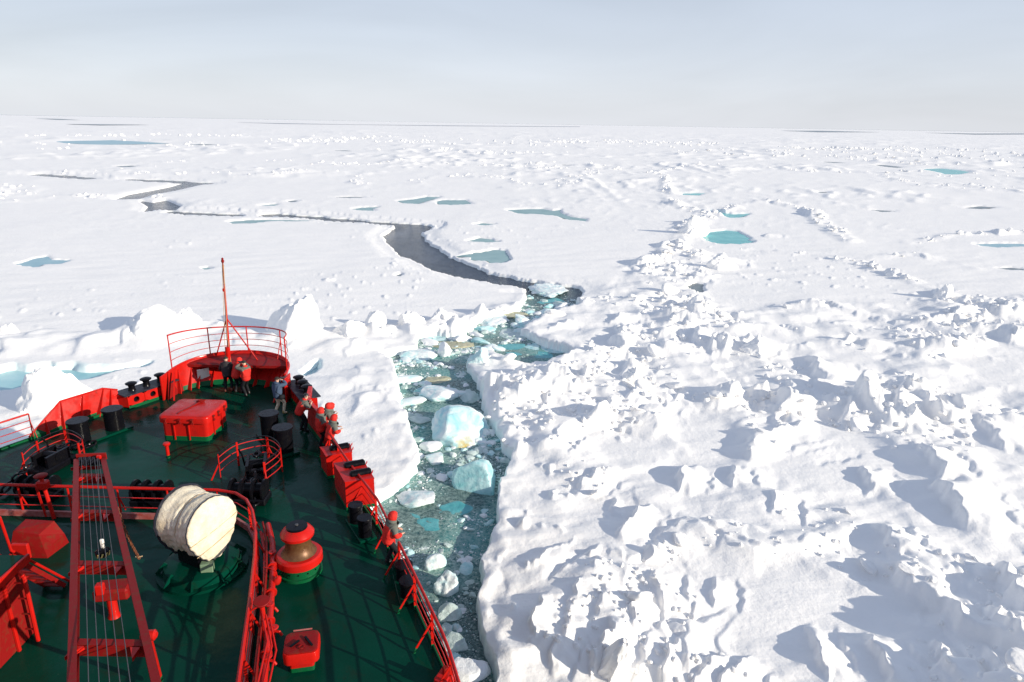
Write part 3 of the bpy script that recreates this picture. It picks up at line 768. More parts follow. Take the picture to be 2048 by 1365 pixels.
pn = m_.build('painted_glare', M_white, wall)  # sun glare on the bulwark, painted as a white plate
# big slanting brackets where the bow bulwark steps down to the sides
for sg in (-1, 1):
    m_ = MB(); x0 = AXS + sg * 2.82
    m_.prism([(x0, 29.2), (x0 + sg * .05, 29.2), (x0 + sg * .05, 30.0), (x0, 30.0)], DECK, 9.66)
    m_.bar(V3(AXS + sg * 2.55, 29.95, 9.62), V3(AXS + sg * 2.30, 29.1, DECK + .03), .05, .10)
    m_.build('side_bracket', M_red, SHIP)
# side bulwark panels with ribs, fairlead boxes with rollers
def mirror(p): return V3(2 * AXS - p[0], p[1], p[2])
def side(sg, p): return V3(*p) if sg < 0 else mirror(p)
PF = [(-15.95, 29.95, DECK), (-17.2, 28.15, DECK), (-18.12, 27.3, DECK), (-18.74, 25.9, DECK), (-19.30, 25.0, DECK)]
t1 = aty(205, 777, 27.9); t2 = aty(120, 803, 26.45)
for sg in (-1, 1):
    if sg < 0:
        ft = [V3(-17.55, 28.2, DECK), V3(-18.12, 27.35, DECK), V3(-18.78, 26.0, DECK), V3(-19.36, 24.95, DECK)]
        tp = [V3(-17.62, 28.35, 9.35), V3(t1.x, t1.y, t1.z), V3(t2.x, t2.y, t2.z), V3(-19.42, 24.95, DECK + .12)]
    else:
        ft = [side(1, (-17.5, 28.2, DECK)), V3(AXS + hw(26.8) - .1, 26.8, DECK), V3(AXS + hw(25.4) - .1, 25.4, DECK), V3(AXS + hw(23.9) - .1, 23.9, DECK)]
        tp = [p + V3(.16, .08, 1.2) for p in ft]
    nn = []; 
    fa = []; ta = []
    for i in range(3):
        for k in range(4 if i < 2 else 5):
            fa.append(ft[i].lerp(ft[i + 1], k / 4)); ta.append(tp[i].lerp(tp[i + 1], k / 4))
    m_ = MB(); md = [a.lerp(b, .14 if (b - a).length > .5 else .9) for a, b in zip(fa, ta)]
    m_.strip(md, ta, th=.03); w_ = m_.build('side_bulwark', M_red, SHIP)
    m_ = MB(); m_.strip(fa, md, th=.03); m_.build('kick_strip', M_green, w_)
    m_ = MB(); m_.tube([p for p in ta], .035, 6) if sg < 0 else m_.strip(ta, [p + V3(-.16, -.05, .03) for p in ta], th=.03); m_.build('top_flange', M_red, w_)
    for k in ((2, 4, 6, 8, 10) if sg < 0 else ()):
        a = fa[k]; b = ta[k]; inn = V3(-sg * .9, -.3, 0).normalized()
        if (b - a).length < .5: continue
        m_ = MB(); s_ = V3(-inn.y, inn.x, 0) * .014
        q = [a, b - V3(0, 0, .04), b + inn * .06 - V3(0, 0, .05), a + inn * .22]
        m_.add([p - s_ for p in q] + [p + s_ for p in q], [(0, 1, 2, 3), (7, 6, 5, 4), (0, 3, 7, 4), (3, 2, 6, 7), (2, 1, 5, 6), (1, 0, 4, 5)])
        m_.build('rib', M_red, w_)
    # fairlead box
    a = V3(-17.1, 28.14, DECK); b = V3(-15.87, 30.1, DECK); d = (b - a).normalized(); o_ = V3(-d.y, d.x, 0)
    R = Matrix((d, o_, V3(0, 0, 1))).transposed(); Lx = (b - a).length
    if sg > 0:
        a2 = side(1, b); b2 = side(1, a); a, b = a2, b2; d = (b - a).normalized(); o_ = V3(-d.y, d.x, 0); R = Matrix((d, o_, V3(0, 0, 1))).transposed()
    c = (a + b) / 2
    # front plate with three round ports: ring of quads round each hole
    m_ = MB(); hz = .60; seg = 16; rr0 = .135
    for k in range(3):
        cx = (-1 + k) * Lx / 3; x0, x1, z0, z1 = cx - Lx / 6, cx + Lx / 6, .14, hz; cz = .36
        ring = [(cx + rr0 * math.cos(2 * math.pi * i / seg), cz + rr0 * math.sin(2 * math.pi * i / seg)) for i in range(seg)]
        sq = []
        for i in range(seg):
            ca, sa = math.cos(2 * math.pi * i / seg), math.sin(2 * math.pi * i / seg)
            s1 = ((x1 - cx) if ca > 0 else (cx - x0)) / max(abs(ca), 1e-6); s2 = ((z1 - cz) if sa > 0 else (cz - z0)) / max(abs(sa), 1e-6)
            s3 = min(s1, s2); sq.append((cx + s3 * ca, cz + s3 * sa))
        dep = [(x, .12) for x in (0,)]
        vs = [c + R @ V3(x, 0, z) for x, z in ring] + [c + R @ V3(x, 0, z) for x, z in sq] + [c + R @ V3(x, .10, z) for x, z in ring]
        m_.add(vs, [(i, (i + 1) % seg, seg + (i + 1) % seg, seg + i) for i in range(seg)] + [((i + 1) % seg, i, 2 * seg + i, 2 * seg + (i + 1) % seg) for i in range(seg)])
        if k: m_.box(c + R @ V3(cx - Lx / 6, -.012, .36), (.02, .02, .44), R)
    fb = m_.build('fairlead_front', M_red, SHIP)
    m_ = MB(); m_.box(c + R @ V3(0, -.004, .07), (Lx, .03, .14), R); m_.build('kick_strip', M_green, fb)
    m_ = MB(); m_.box(c + R @ V3(0, .45, .3), (Lx - .02, .6, .5), R); m_.build('dark_inside', M_black, fb)
    m_ = MB(); m_.box(c + R @ V3(0, .42, .64), (Lx + .3, .95, .06), R, bev=.015); pf = m_.build('fairlead_top', M_dkgrey, SHIP)
    for q in (-1, 1):
        e_ = c + R @ V3(q * (Lx / 2 + .12), .35, .36)
        m_ = MB(); m_.box(e_, (.04, .75, .55), R @ Matrix.Rotation(q * -.35, 3, 'Z')); m_.build('end_plate', M_red, fb)
    for q in (-1, 0, 1):
        m_ = MB(); m_.lathe([(.17, 0), (.15, .05), (.13, .16), (.15, .24), (.24, .30), (.25, .34), (.17, .38), (.05, .40)], c + R @ V3(q * .68, .45, .67), 20)
        m_.build('roller', M_black, pf)
# jack staff on the bow shelf
MF = V3(-13.87, 31.6, 9.60)
fm = empty('jack_staff', MF, 'tall thin red flagstaff with two stays standing on the bow shelf', 'mast')
m_ = MB(); tp_ = V3(-13.66, 31.62, 14.62); m_.tube([MF, MF.lerp(tp_, .4), MF.lerp(tp_, .78)], [.075, .055, .04], 10); m_.build('pole', M_red, fm)
m_ = MB(); m_.tube([MF.lerp(tp_, .78), tp_], [.04, .035], 8); m_.build('pole_top', M_tan, fm)
m_ = MB(); m_.lathe([(.03, -.1), (.07, -.06), (.07, .02), (.045, .05), (.06, .1), (.02, .15)], tp_, 10); m_.build('finial', M_red_worn_shade, fm)
sp_ = MF.lerp(tp_, .44)
for f_ in (V3(-14.75, 32.2, 9.72), V3(-12.55, 31.75, 9.66)):
    m_ = MB(); m_.tube([sp_, f_], .032, 6); m_.build('stay', M_red, fm)
m_ = MB(); m_.tube([MF + V3(0, -.12, .05), MF + V3(.03, -.12, .8)], .11, 10); m_.build('foot_sleeve', M_red, fm)
m_ = MB(); m_.tube([MF + V3(.12, -.1, -.3), MF + V3(.06, -.07, 1.4), tp_ + V3(.03, 0, -.2)], .012, 5); m_.build('halyard', M_rope, fm); m_ = MB(); m_.tube([MF + V3(-.16, -.1, -.35), MF + V3(-.1, -.07, 1.0), tp_ + V3(-.04, 0, -.2)], .012, 5); m_.build('halyard', M_rope, fm)
m_ = MB(); m_.box(MF.lerp(tp_, .72) + V3(-.05, 0, 0), (.09, .09, .16), bev=.02); m_.build('block', M_red, fm)

# ------------------------------------------------------------------ railings
def resample(path, step):
    out_ = []; acc = 0; nxt = 0
    for a, b in zip(path, path[1:]):
        a = Vector(a); b = Vector(b); l_ = (b - a).length
        while nxt <= acc + l_ + 1e-6:
            out_.append((a.lerp(b, (nxt - acc) / l_ if l_ else 0), (b - a).normalized())); nxt += step
        acc += l_
    return out_
def railing(name, path, hs, label, cat, step=1.5, r=.028, rt=.04, brace=0, inward=1, group=None, tops=M_red, post='flat', green=True, endround=False, r_h=None):
    path = [Vector(p) for p in path]
    root = empty(name, path[0], label, cat, group)
    up = V3(0, 0, 1)
    for i, h in enumerate(hs):
        m_ = MB(); last = i == len(hs) - 1
        pts = [p + up * h for p in path]
        if last and endround: pts = [path[0] + up * (h - .5)] + [path[0] + up * (h - .06)] + pts + [path[-1] + up * (h - .06), path[-1] + up * (h - .5)]
        m_.tube(pts, rt if last else r * .6, 8 if last else 6)
        m_.build('top_rail' if last else 'rail', tops if last else M_red, root)
    for p, d in resample(path, step):
        m_ = MB(); nn = V3(-d.y, d.x, 0) * inward
        if post == 'flat': m_.bar(p + up * .12, p + up * hs[-1], .07, .022, up=d)
        else: m_.tube([p, p + up * hs[-1]], r * 1.1, 6)
        st = m_.build('stanchion', M_red, root)
        if brace:
            m_ = MB(); m_.bar(p + up * (hs[-1] * .72), p + nn * brace + up * .14, .05, .02, up=d); m_.build('brace', M_red, st)
            if green:
                m_ = MB(); m_.bar(p + nn * brace + up * .15, p + nn * (brace * 1.12), .052, .022, up=d); m_.build('brace_foot', M_green, st); m_ = MB(); m_.bar(p + up * .13, p, .072, .026, up=d); m_.build('stanchion_foot', M_green, st)
    return root
# bow pulpit rail on the rim
root = empty('bow_railing', rim[16], 'curved red four-bar guard rail round the tip of the bow', 'railing')
rr_ = rim[1:32]
def rtop(i, f):
    p = rr_[i]; c_ = (p.y - 29.6) / 3.1; return V3(p.x, p.y, p.z + (1.78 - .48 * c_) * f)
for k, f in enumerate((.26, .5, .74, 1.0)):
    m_ = MB(); m_.tube([rtop(i, f) for i in range(len(rr_))], .035 if f == 1 else .016, 6); m_.build('top_rail' if f == 1 else 'rail', M_red, root)
for i in (0, 8, 15, 23, 30):
    m_ = MB(); m_.tube([rtop(i, 0), rtop(i, 1)], .032, 6); st = m_.build('stanchion', M_red, root)
    if i in (23,):
        m_ = MB(); m_.tube([rtop(i, .62), rtop(i, 0) + V3(-.12, -.3, 0)], .022, 6); m_.build('brace', M_red, st)
# side rails
def edge(sg, y, off=.12): return V3(AXS + (hw(y) - off if sg > 0 else off - hwp(y)), y, DECK)
railing('side_railing', [edge(1, y) for y in np.arange(23.8, 16.95, -.6)], (.28, .56, .84, 1.12), 'red guard rail on the starboard deck edge from the roller boxes to the lone onlooker', 'railing', 1.35, brace=.38, inward=-1, endround=True)
railing('side_railing', [edge(1, y) for y in np.arange(16.7, 4, -.6)], (.28, .56, .84, 1.12), 'long red guard rail on the starboard deck edge nearest the viewer', 'railing', 1.55, brace=.42, inward=-1, endround=True)
railing('side_railing', [edge(-1, y) for y in np.arange(25.0, 14, -.6)], (.28, .56, .84, 1.12), 'red guard rail on the port deck edge in front of shaded ice', 'railing', 1.6, brace=.30, inward=1)
# working-deck rail, coaming and rounded corner
WD = [(-24, 19.6), (-18, 19.55), (-12.3, 19.45), (-9.4, 19.42), (-8.75, 19.25), (-8.25, 18.85), (-7.85, 18.25), (-7.4, 17.3), (-6.95, 16.0), (-6.42, 14.2), (-5.7, 11.6), (-5.0, 9.2), (-4.2, 6)]
wd = [V3(x, y, DECK) for x, y in WD]
railing('working_deck_railing', wd, (.38, .74, 1.10), 'red guard rail with rounded corner round the winch and crane area', 'railing', 1.62, r=.03, rt=.05, brace=.25, inward=1, green=False)
cm = MB(); cm.strip([p + V3(0, 0, .002) for p in wd], [p + V3(0, 0, .2) for p in wd], th=.08); tag(cm.build('coaming', M_pink), 'low scuffed red coaming bar along the foot of the working deck rail', 'coaming')
# guard rings round the anchor chain pipes
def ring_rail(pix, label):
    pts = [at(u, v, DECK) for u, v in pix]
    # smooth curve through points
    P_ = [pts[0]] + pts + [pts[-1]]; cv = []
    for i in range(1, len(P_) - 2):
        for k in range(6):
            t = k / 6; p0, p1, p2, p3 = P_[i - 1], P_[i], P_[i + 1], P_[i + 2]
            cv.append(.5 * ((2 * p1) + (p2 - p0) * t + (2 * p0 - 5 * p1 + 4 * p2 - p3) * t * t + (3 * p1 - p0 - 3 * p2 + p3) * t ** 3))
    cv.append(pts[-1])
    root = empty('chain_guard_railing', pts[0], label, 'railing', None)
    for k, h in enumerate((.32, .6, .86, 1.0)):
        m_ = MB(); m_.tube([p + V3(0, 0, h) for p in cv], .022 if h == 1 else .017, 6); m_.build('top_rail' if h == 1 else 'rail', M_black if h == 1 else M_red, root)
    cen = sum(pts, Vector()) / len(pts)
    for i, p in enumerate(pts):
        m_ = MB(); m_.bar(p, p + V3(0, 0, 1.0), .075, .03, up=(p - cen)); st = m_.build('stanchion', M_red, root)
        if i in (0, 2, len(pts) - 1):
            o_ = (p - cen).normalized() * .32; m_ = MB(); m_.bar(p + V3(0, 0, .62), p + o_, .05, .02, up=V3(o_.y, -o_.x, 0)); m_.build('brace', M_red, st)
    return cen
c1 = ring_rail([(442, 958), (478, 932), (538, 920), (565, 944), (533, 975)], 'curved red guard rail with black top bar round the starboard anchor chain')
c2 = ring_rail([(54, 955), (83, 930), (138, 907), (172, 922), (165, 935)], 'curved red guard rail with black top bar round the port anchor chain')
# chain stoppers / anchor gear (black)
def link(m_, c, d, up, s=.2, r=.035):
    pts = []
    for k in range(10):
        a = 2 * math.pi * k / 10; pts.append(c + d * (s * math.cos(a)) + up * (s * .58 * math.sin(a)))
    m_.tube(pts, r, 6, closed=True)
def anchor_gear(c, aim, label):
    root = empty('chain_stopper', c, label, 'chain stopper')
    d = (aim - c); d.z = 0; d.normalize(); o_ = V3(-d.y, d.x, 0); R = Matrix((d, o_, V3(0, 0, 1))).transposed()
    m_ = MB(); m_.box(c + V3(0, 0, .13), (1.5, .85, .26), R, bev=.05); m_.build('bed_plate', M_black, root)
    for q in (-1, 1):
        m_ = MB(); m_.prism([tuple((c + R @ V3(x, q * .3 + y, 0))[:2]) for x, y in ((-.5, -.05), (.5, -.05), (.5, .05), (-.5, .05))], DECK + .26, DECK + .68); m_.build('cheek', M_black, root)
    m_ = MB(); m_.tube([c + R @ V3(0, -.38, .5), c + R @ V3(0, .38, .5)], .17, 14); m_.build('chain_wheel', M_black, root)
    m_ = MB(); m_.tube([c + R @ V3(.35, .45, .3), c + R @ V3(.42, .52, .75), c + R @ V3(.3, .6, 1.0)], .035, 6); m_.build('brake_lever', M_black, root)
    for k in range(13):
        x = -.9 - k * .26 if k < 7 else .55 + (k - 7) * .26
        z = .42 - .0 * k if k >= 7 else max(.1, .5 - .07 * k)
        m_ = MB(); link(m_, c + R @ V3(x, .05 * math.sin(k), z if k < 7 else max(.1, .6 - .12 * (k - 7))), d, o_ if k % 2 else V3(0, 0, 1), .18, .045)
        m_.build('chain_link', M_black, root)
    return root
anchor_gear(V3(-9.25, 22.35, DECK), V3(-9.9, 24.5, DECK), 'black chain stopper and anchor chain inside the starboard curved rail')
anchor_gear(V3(-17.0, 22.7, DECK), V3(-16.6, 24.6, DECK), 'black chain stopper and anchor chain inside the port curved rail')
for c, lb in ((V3(-8.9, 20.6, DECK), 'squat black chain windlass drum just forward of the rounded rail corner'), (V3(-16.1, 20.6, DECK), 'squat black chain windlass drum beside the mushroom vent on the port side'), (V3(-12.1, 20.4, DECK), 'black rope drum behind the rail left of the canvas cover')):
    rt = empty('windlass_drum', c, lb, 'windlass')
    m_ = MB(); m_.box(c + V3(0, 0, .12), (1.3, .7, .24), bev=.04); m_.build('bed_plate', M_black, rt)
    m_ = MB(); m_.tube([c + V3(-.5, 0, .45), c + V3(.5, 0, .45)], .24, 16); m_.build('drum', M_black, rt)
    for q in (-.55, -.2, .2, .55):
        m_ = MB(); m_.tube([c + V3(q - .03, 0, .45), c + V3(q + .03, 0, .45)], .38, 18); m_.build('flange', M_black, rt)

# ------------------------------------------------------------------ bollards
def bollard_pair(ps, r, h, label, base=True, cap=True):
    rt = empty('mooring_bollard', (ps[0] + ps[-1]) / 2, label, 'bollard')
    if base:
        d = (ps[-1] - ps[0]); l_ = d.length; d.normalize()
        m_ = MB(); R = Matrix((d, V3(-d.y, d.x, 0), V3(0, 0, 1))).transposed(); m_.box((ps[0] + ps[-1]) / 2 + V3(0, 0, .07), (l_ + r * 2.5, r * 2.3, .10), R, bev=.02); m_.build('base_plate', M_deck, rt)
    for p in ps:
        m_ = MB(); m_.lathe([(r * .9, .12), (r * .88, .2), (r * .88, h - .09), (r, h - .08), (r, h - .015), (r * .97, h)], p, 28); m_.build('post', M_black, rt)
    return rt
bollard_pair([V3(-9.85, 25.5, DECK), V3(-8.87, 24.2, DECK)], .40, 1.12, 'pair of fat black bollards beside the people at the starboard bulwark')
bollard_pair([V3(-16.5, 25.95, DECK), V3(-17.2, 24.75, DECK)], .41, 1.0, 'pair of fat black bollards inside the sunlit port bulwark')
bollard_pair([V3(-4.95, 19.3, DECK), V3(-4.5, 18.55, DECK)], .24, .74, 'pair of slim black bollards just aft of the larger roller box')
bollard_pair([V3(-2.95, 16.45, DECK), V3(-2.72, 15.75, DECK)], .26, .58, 'low pair of black bollards at the gap in the starboard rail')

# ------------------------------------------------------------------ deck boxes with rollers
def roller_box(pix, z, ovals, label):
    q = [at(u, v, z) for u, v in pix]
    c = sum(q, Vector()) / 4
    rt = empty('roller_box', V3(c.x, c.y, DECK), label, 'deck box')
    m_ = MB(); m_.prism([tuple(p[:2]) for p in q], DECK + .02, z); bo = m_.build('box_body', M_red, rt, smooth=False)
    q2 = [c + (p - c) * 1.02 for p in q]; m_ = MB(); m_.prism([tuple(p[:2]) for p in q2], z, z + .035); m_.build('lid', M_red, rt, smooth=False)
    q3 = [c + (p - c) * 1.01 for p in q]; m_ = MB(); m_.prism([tuple(p[:2]) for p in q3], DECK, DECK + .12); m_.build('kick_strip', M_green, rt, smooth=False)
    for u, v in ovals:
        p = at(u, v, z + .04); d = (at(u + 15, v - 3, z + .04) - p).normalized()
        m_ = MB(); m_.tube([p - d * .36, p - d * .31, p + d * .31, p + d * .36], [.10, .15, .15, .10], 14); m_.build('roller', M_black, rt)
    for k in range(2):
        a = q[1].lerp(q[2], .25 + .5 * k) + V3(.03, 0, .06); m_ = MB(); m_.tube([a + V3(0, -.09, -.06), a + V3(.02, -.09, .04), a + V3(.02, .09, .04), a + V3(0, .09, -.06)], .015, 5); m_.build('handle', M_red, rt)
    return rt
roller_box([(652, 914), (704, 906), (700, 889), (640, 896)], 9.40, [(679, 896)], 'smaller red box with one black roller beside the hooded onlookers')
roller_box([(690, 966), (748, 958), (725, 921), (667, 928)], 9.55, [(709, 930), (721, 947)], 'larger red box with two black rollers forward of the slim bollards')

# ------------------------------------------------------------------ hatches
def rrect(w, d, r, n=5):
    pts = []
    for cx, cy, a0 in ((w / 2 - r, d / 2 - r, 0), (-w / 2 + r, d / 2 - r, 90), (-w / 2 + r, -d / 2 + r, 180), (w / 2 - r, -d / 2 + r, 270)):
        for k in range(n + 1):
            a = rad(a0 + 90 * k / n); pts.append((cx + r * math.cos(a), cy + r * math.sin(a)))
    return pts
def lid_mesh(c, w, d, h, r, R, dome=.03):
    m_ = MB(); n_ = None; rings = []
    for (ins, z) in ((0, 0), (0, h * .8), (.02, h), (.10, h + dome)):
        P_ = rrect(w - 2 * ins, d - 2 * ins, max(r - ins, .02)); n_ = len(P_); rings.append([c + R @ V3(x, y, z) for x, y in P_])
    vs = [p for q in rings for p in q]; fs = []
    for i in range(3): fs += [(i * n_ + k, i * n_ + (k + 1) % n_, (i + 1) * n_ + (k + 1) % n_, (i + 1) * n_ + k) for k in range(n_)]
    fs += [tuple(3 * n_ + k for k in range(n_)), tuple(range(n_))[::-1]]
    return m_.add(vs, fs)
hc = V3(-13.12, 25.98, DECK)
ht = empty('cargo_hatch', hc, 'big red hatch with rounded lid and rope on top amid the foredeck', 'hatch')
R0 = Matrix.Rotation(rad(-2), 3, 'Z')
m_ = MB(); P_ = rrect(1.90, 1.74, .18); m_.prism([tuple((hc + R0 @ V3(x, y, 0))[:2]) for x, y in P_], DECK + .20, DECK + .82); m_.build('coaming_wall', M_red, ht, angle=50)
m_ = MB(); P_ = rrect(1.92, 1.76, .18); m_.prism([tuple((hc + R0 @ V3(x, y, 0))[:2]) for x, y in P_], DECK, DECK + .20); m_.build('kick_strip', M_green, ht, angle=50)
lid_mesh(hc + V3(0, 0, .80), 2.08, 1.92, .26, .24, R0).build('lid', M_red, ht, angle=50)
for x in (-.42, .18): 
    m_ = MB(); m_.box(hc + R0 @ V3(x, -.89, .42), (.035, .07, .74), R0); m_.build('stiffener', M_red, ht)
for y in (-.42, .30):
    m_ = MB(); m_.box(hc + R0 @ V3(.97, y, .45), (.08, .035, .70), R0); m_.build('stiffener', M_red, ht)
for x, y in ((-.68, -1.0), (-.1, -1.0), (.42, -1.0), (1.08, -.55), (1.08, -.1), (1.08, .45)):
    m_ = MB(); p = hc + R0 @ V3(x, y, .86); m_.tube([p, p + V3(0, 0, .16)], .028, 6); m_.box(p + V3(0, 0, .13), (.10, .10, .05)); m_.box(p + V3(0, 0, -.03), (.09, .09, .07)); m_.build('clamp', M_red_worn_shade, ht)
rp = empty('rope_coil', hc + V3(.05, .5, 1.1), 'small dark red rope coiled on the big hatch lid, its end trailing aft', 'rope')
m_ = MB(); pts = []
for k in range(60):
    a = k * .5; r_ = .10 + .05 * math.sin(k * .21); pts.append(hc + V3(.05 + r_ * math.cos(a) * 1.2, .60 + r_ * math.sin(a) * .8, 1.11 + .07 * abs(math.sin(k * .13)) * (.5 + .5 * math.cos(a * .7))))
m_.tube(pts, .022, 5); m_.build('coil', M_red_worn_shade, rp)
m_ = MB(); m_.tube([hc + V3(.05, .45, 1.13), hc + V3(-.06, .2, 1.105), hc + V3(-.16, -.15, 1.105), hc + V3(-.30, -.45, 1.105), hc + V3(-.33, -.7, 1.105)], .024, 5); m_.build('rope_end', M_red_worn_shade, rp)
sc = at(604, 1296, DECK + .45); sc.z = DECK
sh = empty('booby_hatch', sc, 'small red hatch with rounded lid on the green deck near the pipes', 'hatch')
R1 = Matrix.Rotation(rad(12), 3, 'Z')
m_ = MB(); P_ = rrect(.56, .56, .06); m_.prism([tuple((sc + R1 @ V3(x, y, 0))[:2]) for x, y in P_], DECK + .12, DECK + .34); m_.build('coaming_wall', M_red, sh, angle=50)
m_ = MB(); m_.prism([tuple((sc + R1 @ V3(x * 1.02, y * 1.02, 0))[:2]) for x, y in P_], DECK, DECK + .12); m_.build('kick_strip', M_green, sh, angle=50)
lid_mesh(sc + V3(0, 0, .32), .82, .80, .28, .16, R1, .0).build('lid', M_red, sh, angle=50)
lid_mesh(sc + V3(0, 0, .605), .74, .72, .02, .13, R1, .0).build('lid_panel', M_red_worn_shade, sh, angle=50)
for a, b in (((-.24, -.16), (-.05, .02)), ((.26, -.2), (.08, .12))):
    m_ = MB(); m_.bar(sc + R1 @ V3(*a, .66), sc + R1 @ V3(*b, .66), .05, .03); m_.build('dog_lever', M_black, sh)
m_ = MB(); m_.tube([sc + R1 @ V3(-.22, .42, .62), sc + R1 @ V3(.22, .42, .62)], .02, 8); m_.build('hinge_pin', M_pink, sh)
m_ = MB(); m_.tube([sc + R1 @ V3(.02 + .06 * math.cos(a), -.2 + .06 * math.sin(a), .65) for a in np.linspace(0, 5.4, 9)], .012, 5); m_.build('ring_handle', M_red_worn_shade, sh)

# ------------------------------------------------------------------ capstan
cc = V3(-6.03, 16.85, DECK)
cp = empty('capstan', cc, 'red and bronze upright capstan with black cap beside the bent rail', 'capstan')
m_ = MB(); m_.lathe([(.62, 0.000), (.62, 0.088), (.56, 0.097), (.56, 0.370), (.5, 0.378)], cc, 36); m_.build('base', M_green, cp)
for k in range(14):
    a = 2 * math.pi * k / 14; m_ = MB(); m_.box(cc + V3(.572 * math.cos(a), .572 * math.sin(a), .24), (.03, .03, .03), Matrix.Rotation(a, 3, 'Z')); m_.build('bolt', M_black, cp)
m_ = MB(); m_.lathe([(.60, 0.370), (.65, 0.387), (.65, 0.581), (.60, 0.634), (.42, 0.651)], cc, 40); m_.build('skirt_ring', M_red, cp)
m_ = MB(); m_.lathe([(.50, 0.651), (.46, 0.686), (.385, 0.792), (.36, 0.924), (.36, 1.074), (.40, 1.179)], cc, 36); m_.build('drum', M_brass, cp)
m_ = MB(); m_.lathe([(.40, 1.179), (.46, 1.206), (.47, 1.285), (.40, 1.390), (.30, 1.461)], cc, 36); m_.build('head', M_red, cp)
m_ = MB(); m_.lathe([(.30, 1.461), (.30, 1.496), (.28, 1.522), (.05, 1.527)], cc, 32); m_.build('cap', M_black, cp)
m_ = MB(); m_.lathe([(.05, 1.527), (.05, 1.549), (.03, 1.558)], cc, 12); m_.build('centre_bolt', M_steel, cp)

# ------------------------------------------------------------------ canvas covered reel on round pedestal
fc = V3(-8.30, 16.62, DECK + 1.60)
axd = V3(.90, -.43, 0).normalized(); sx = V3(-axd.y, axd.x, 0); upv = V3(0, 0, 1)
cr_ = fc - axd * .64; pb = V3(cr_.x, cr_.y, DECK)
rl = empty('covered_winch', pb, 'large drum under a cream canvas tarpaulin on a dark green pedestal', 'winch')
m_ = MB(); nl, na_ = 34, 96; vs = []
def tarp(s, a):
    """s 0 back .. 1 front along the axis, a angle round"""
    ca, sa = math.cos(a), math.sin(a)
    r = .85 - .07 * math.sin(math.pi * s) ** 2
    r += .022 * abs(math.sin(math.pi * (s * 3.2 + .1))) ** .7 * (s < .92)
    r -= .05 * math.exp(-((s - .55) / .03) ** 2)
    fold = .036 * math.sin(s * 34 + 3 * sa + 2 * math.sin(a * 3)) * math.exp(-((s - .62) / .2) ** 2) + .018 * math.sin(a * 9 + s * 14) * (1 - abs(s - .5)) + .016 * math.sin(a * 23 + s * 9)
    r += fold * (.4 + .6 * max(0, -sa + .6))
    dr = 0
    if sa < -.45: dr = (-sa - .45) * .42 * (1 + .22 * math.sin(s * 17 + 1) + .12 * math.sin(s * 41)) 
    x = r * ca * (1 - .10 * max(0, -sa) - .25 * max(0, -sa - .6)); z = r * sa - dr
    return x, z
for i in range(nl + 1):
    s = i / nl
    for k in range(na_):
        a = 2 * math.pi * k / na_; x, z = tarp(s, a); vs.append(cr_ + axd * (s - .5) * 1.28 + sx * x + upv * (z + 0))
cap_r = []
for j, f in enumerate((.965, .6, .3)):
    for k in range(na_):
        a = 2 * math.pi * k / na_; x, z = tarp(1, a); vs.append(cr_ + axd * (.64 + .03 + .02 * j + .008 * math.sin(3 * a + j * 2)) + sx * x * f + upv * z * f)
for j, f in enumerate((.93, .6, .3)):
    for k in range(na_):
        a = 2 * math.pi * k / na_; x, z = tarp(0, a); vs.append(cr_ - axd * (.64 + .04 + .02 * j) + sx * x * f + upv * z * f)
fs = []
def rg(i, j): return [(i * na_ + k, i * na_ + (k + 1) % na_, j * na_ + (k + 1) % na_, j * na_ + k) for k in range(na_)]
for i in range(nl): fs += rg(i, i + 1)
fs += rg(nl, nl + 1) + rg(nl + 1, nl + 2) + rg(nl + 2, nl + 3) + [tuple((nl + 3) * na_ + k for k in range(na_))]
fs += rg(nl + 4, 0) + rg(nl + 5, nl + 4) + rg(nl + 6, nl + 5) + [tuple((nl + 6) * na_ + k for k in range(na_))]
m_.add(vs, fs); tz = m_.build('tarpaulin', M_canvas, rl, angle=70)
def ringpts(s, off, a0=0, a1=2 * math.pi, n=60):
    out_ = []
    for k in range(n):
        a = a0 + (a1 - a0) * k / n; x, z = tarp(s, a); q = 1 + off / .85; out_.append(cr_ + axd * (s - .5) * 1.28 + sx * x * q + upv * z * q)
    return out_
m_ = MB(); m_.tube(ringpts(.975, .008), .018, 6, closed=True); m_.build('strap', M_dkgrey, tz)
m_ = MB(); m_.tube(ringpts(.04, .012), .045, 6, closed=True); m_.build('strap', M_dkgrey, tz)
m_ = MB(); m_.tube(ringpts(.58, .006), .012, 5, closed=True); m_.build('seam', M_rope, tz)
fcx = cr_ + axd * .702
for zz, w0 in ((-.10, .84), (-.52, .66)):
    m_ = MB(); m_.tube([fcx - sx * w0 + upv * (zz - .12) - axd * .02, fcx + upv * zz + axd * .012, fcx + sx * w0 + upv * (zz + .12) - axd * .02], .010, 5); m_.build('seam', M_rope, tz)
m_ = MB(); m_.lathe([(1.2, 0), (1.2, .05), (1.08, .08), (1.02, .30), (.8, .36)], pb, 40); m_.build('pedestal', M_deck, rl)
m_ = MB(); m_.lathe([(1.18, .0), (1.24, .0), (1.24, .09), (1.18, .09)], pb, 40); m_.build('pedestal_ring', M_deck, rl)
m_ = MB(); m_.box(pb + V3(0, 0, .62), (.9, .9, .5), Matrix((axd, sx, upv)).transposed(), bev=.05); m_.build('machinery_block', M_black, rl)
bx = at(415, 1138, DECK + .4); m_ = MB(); m_.box(bx, (.34, .22, .42), Matrix.Rotation(rad(12), 3, 'Z'), bev=.02); m_.build('junction_box', M_boxg, rl)
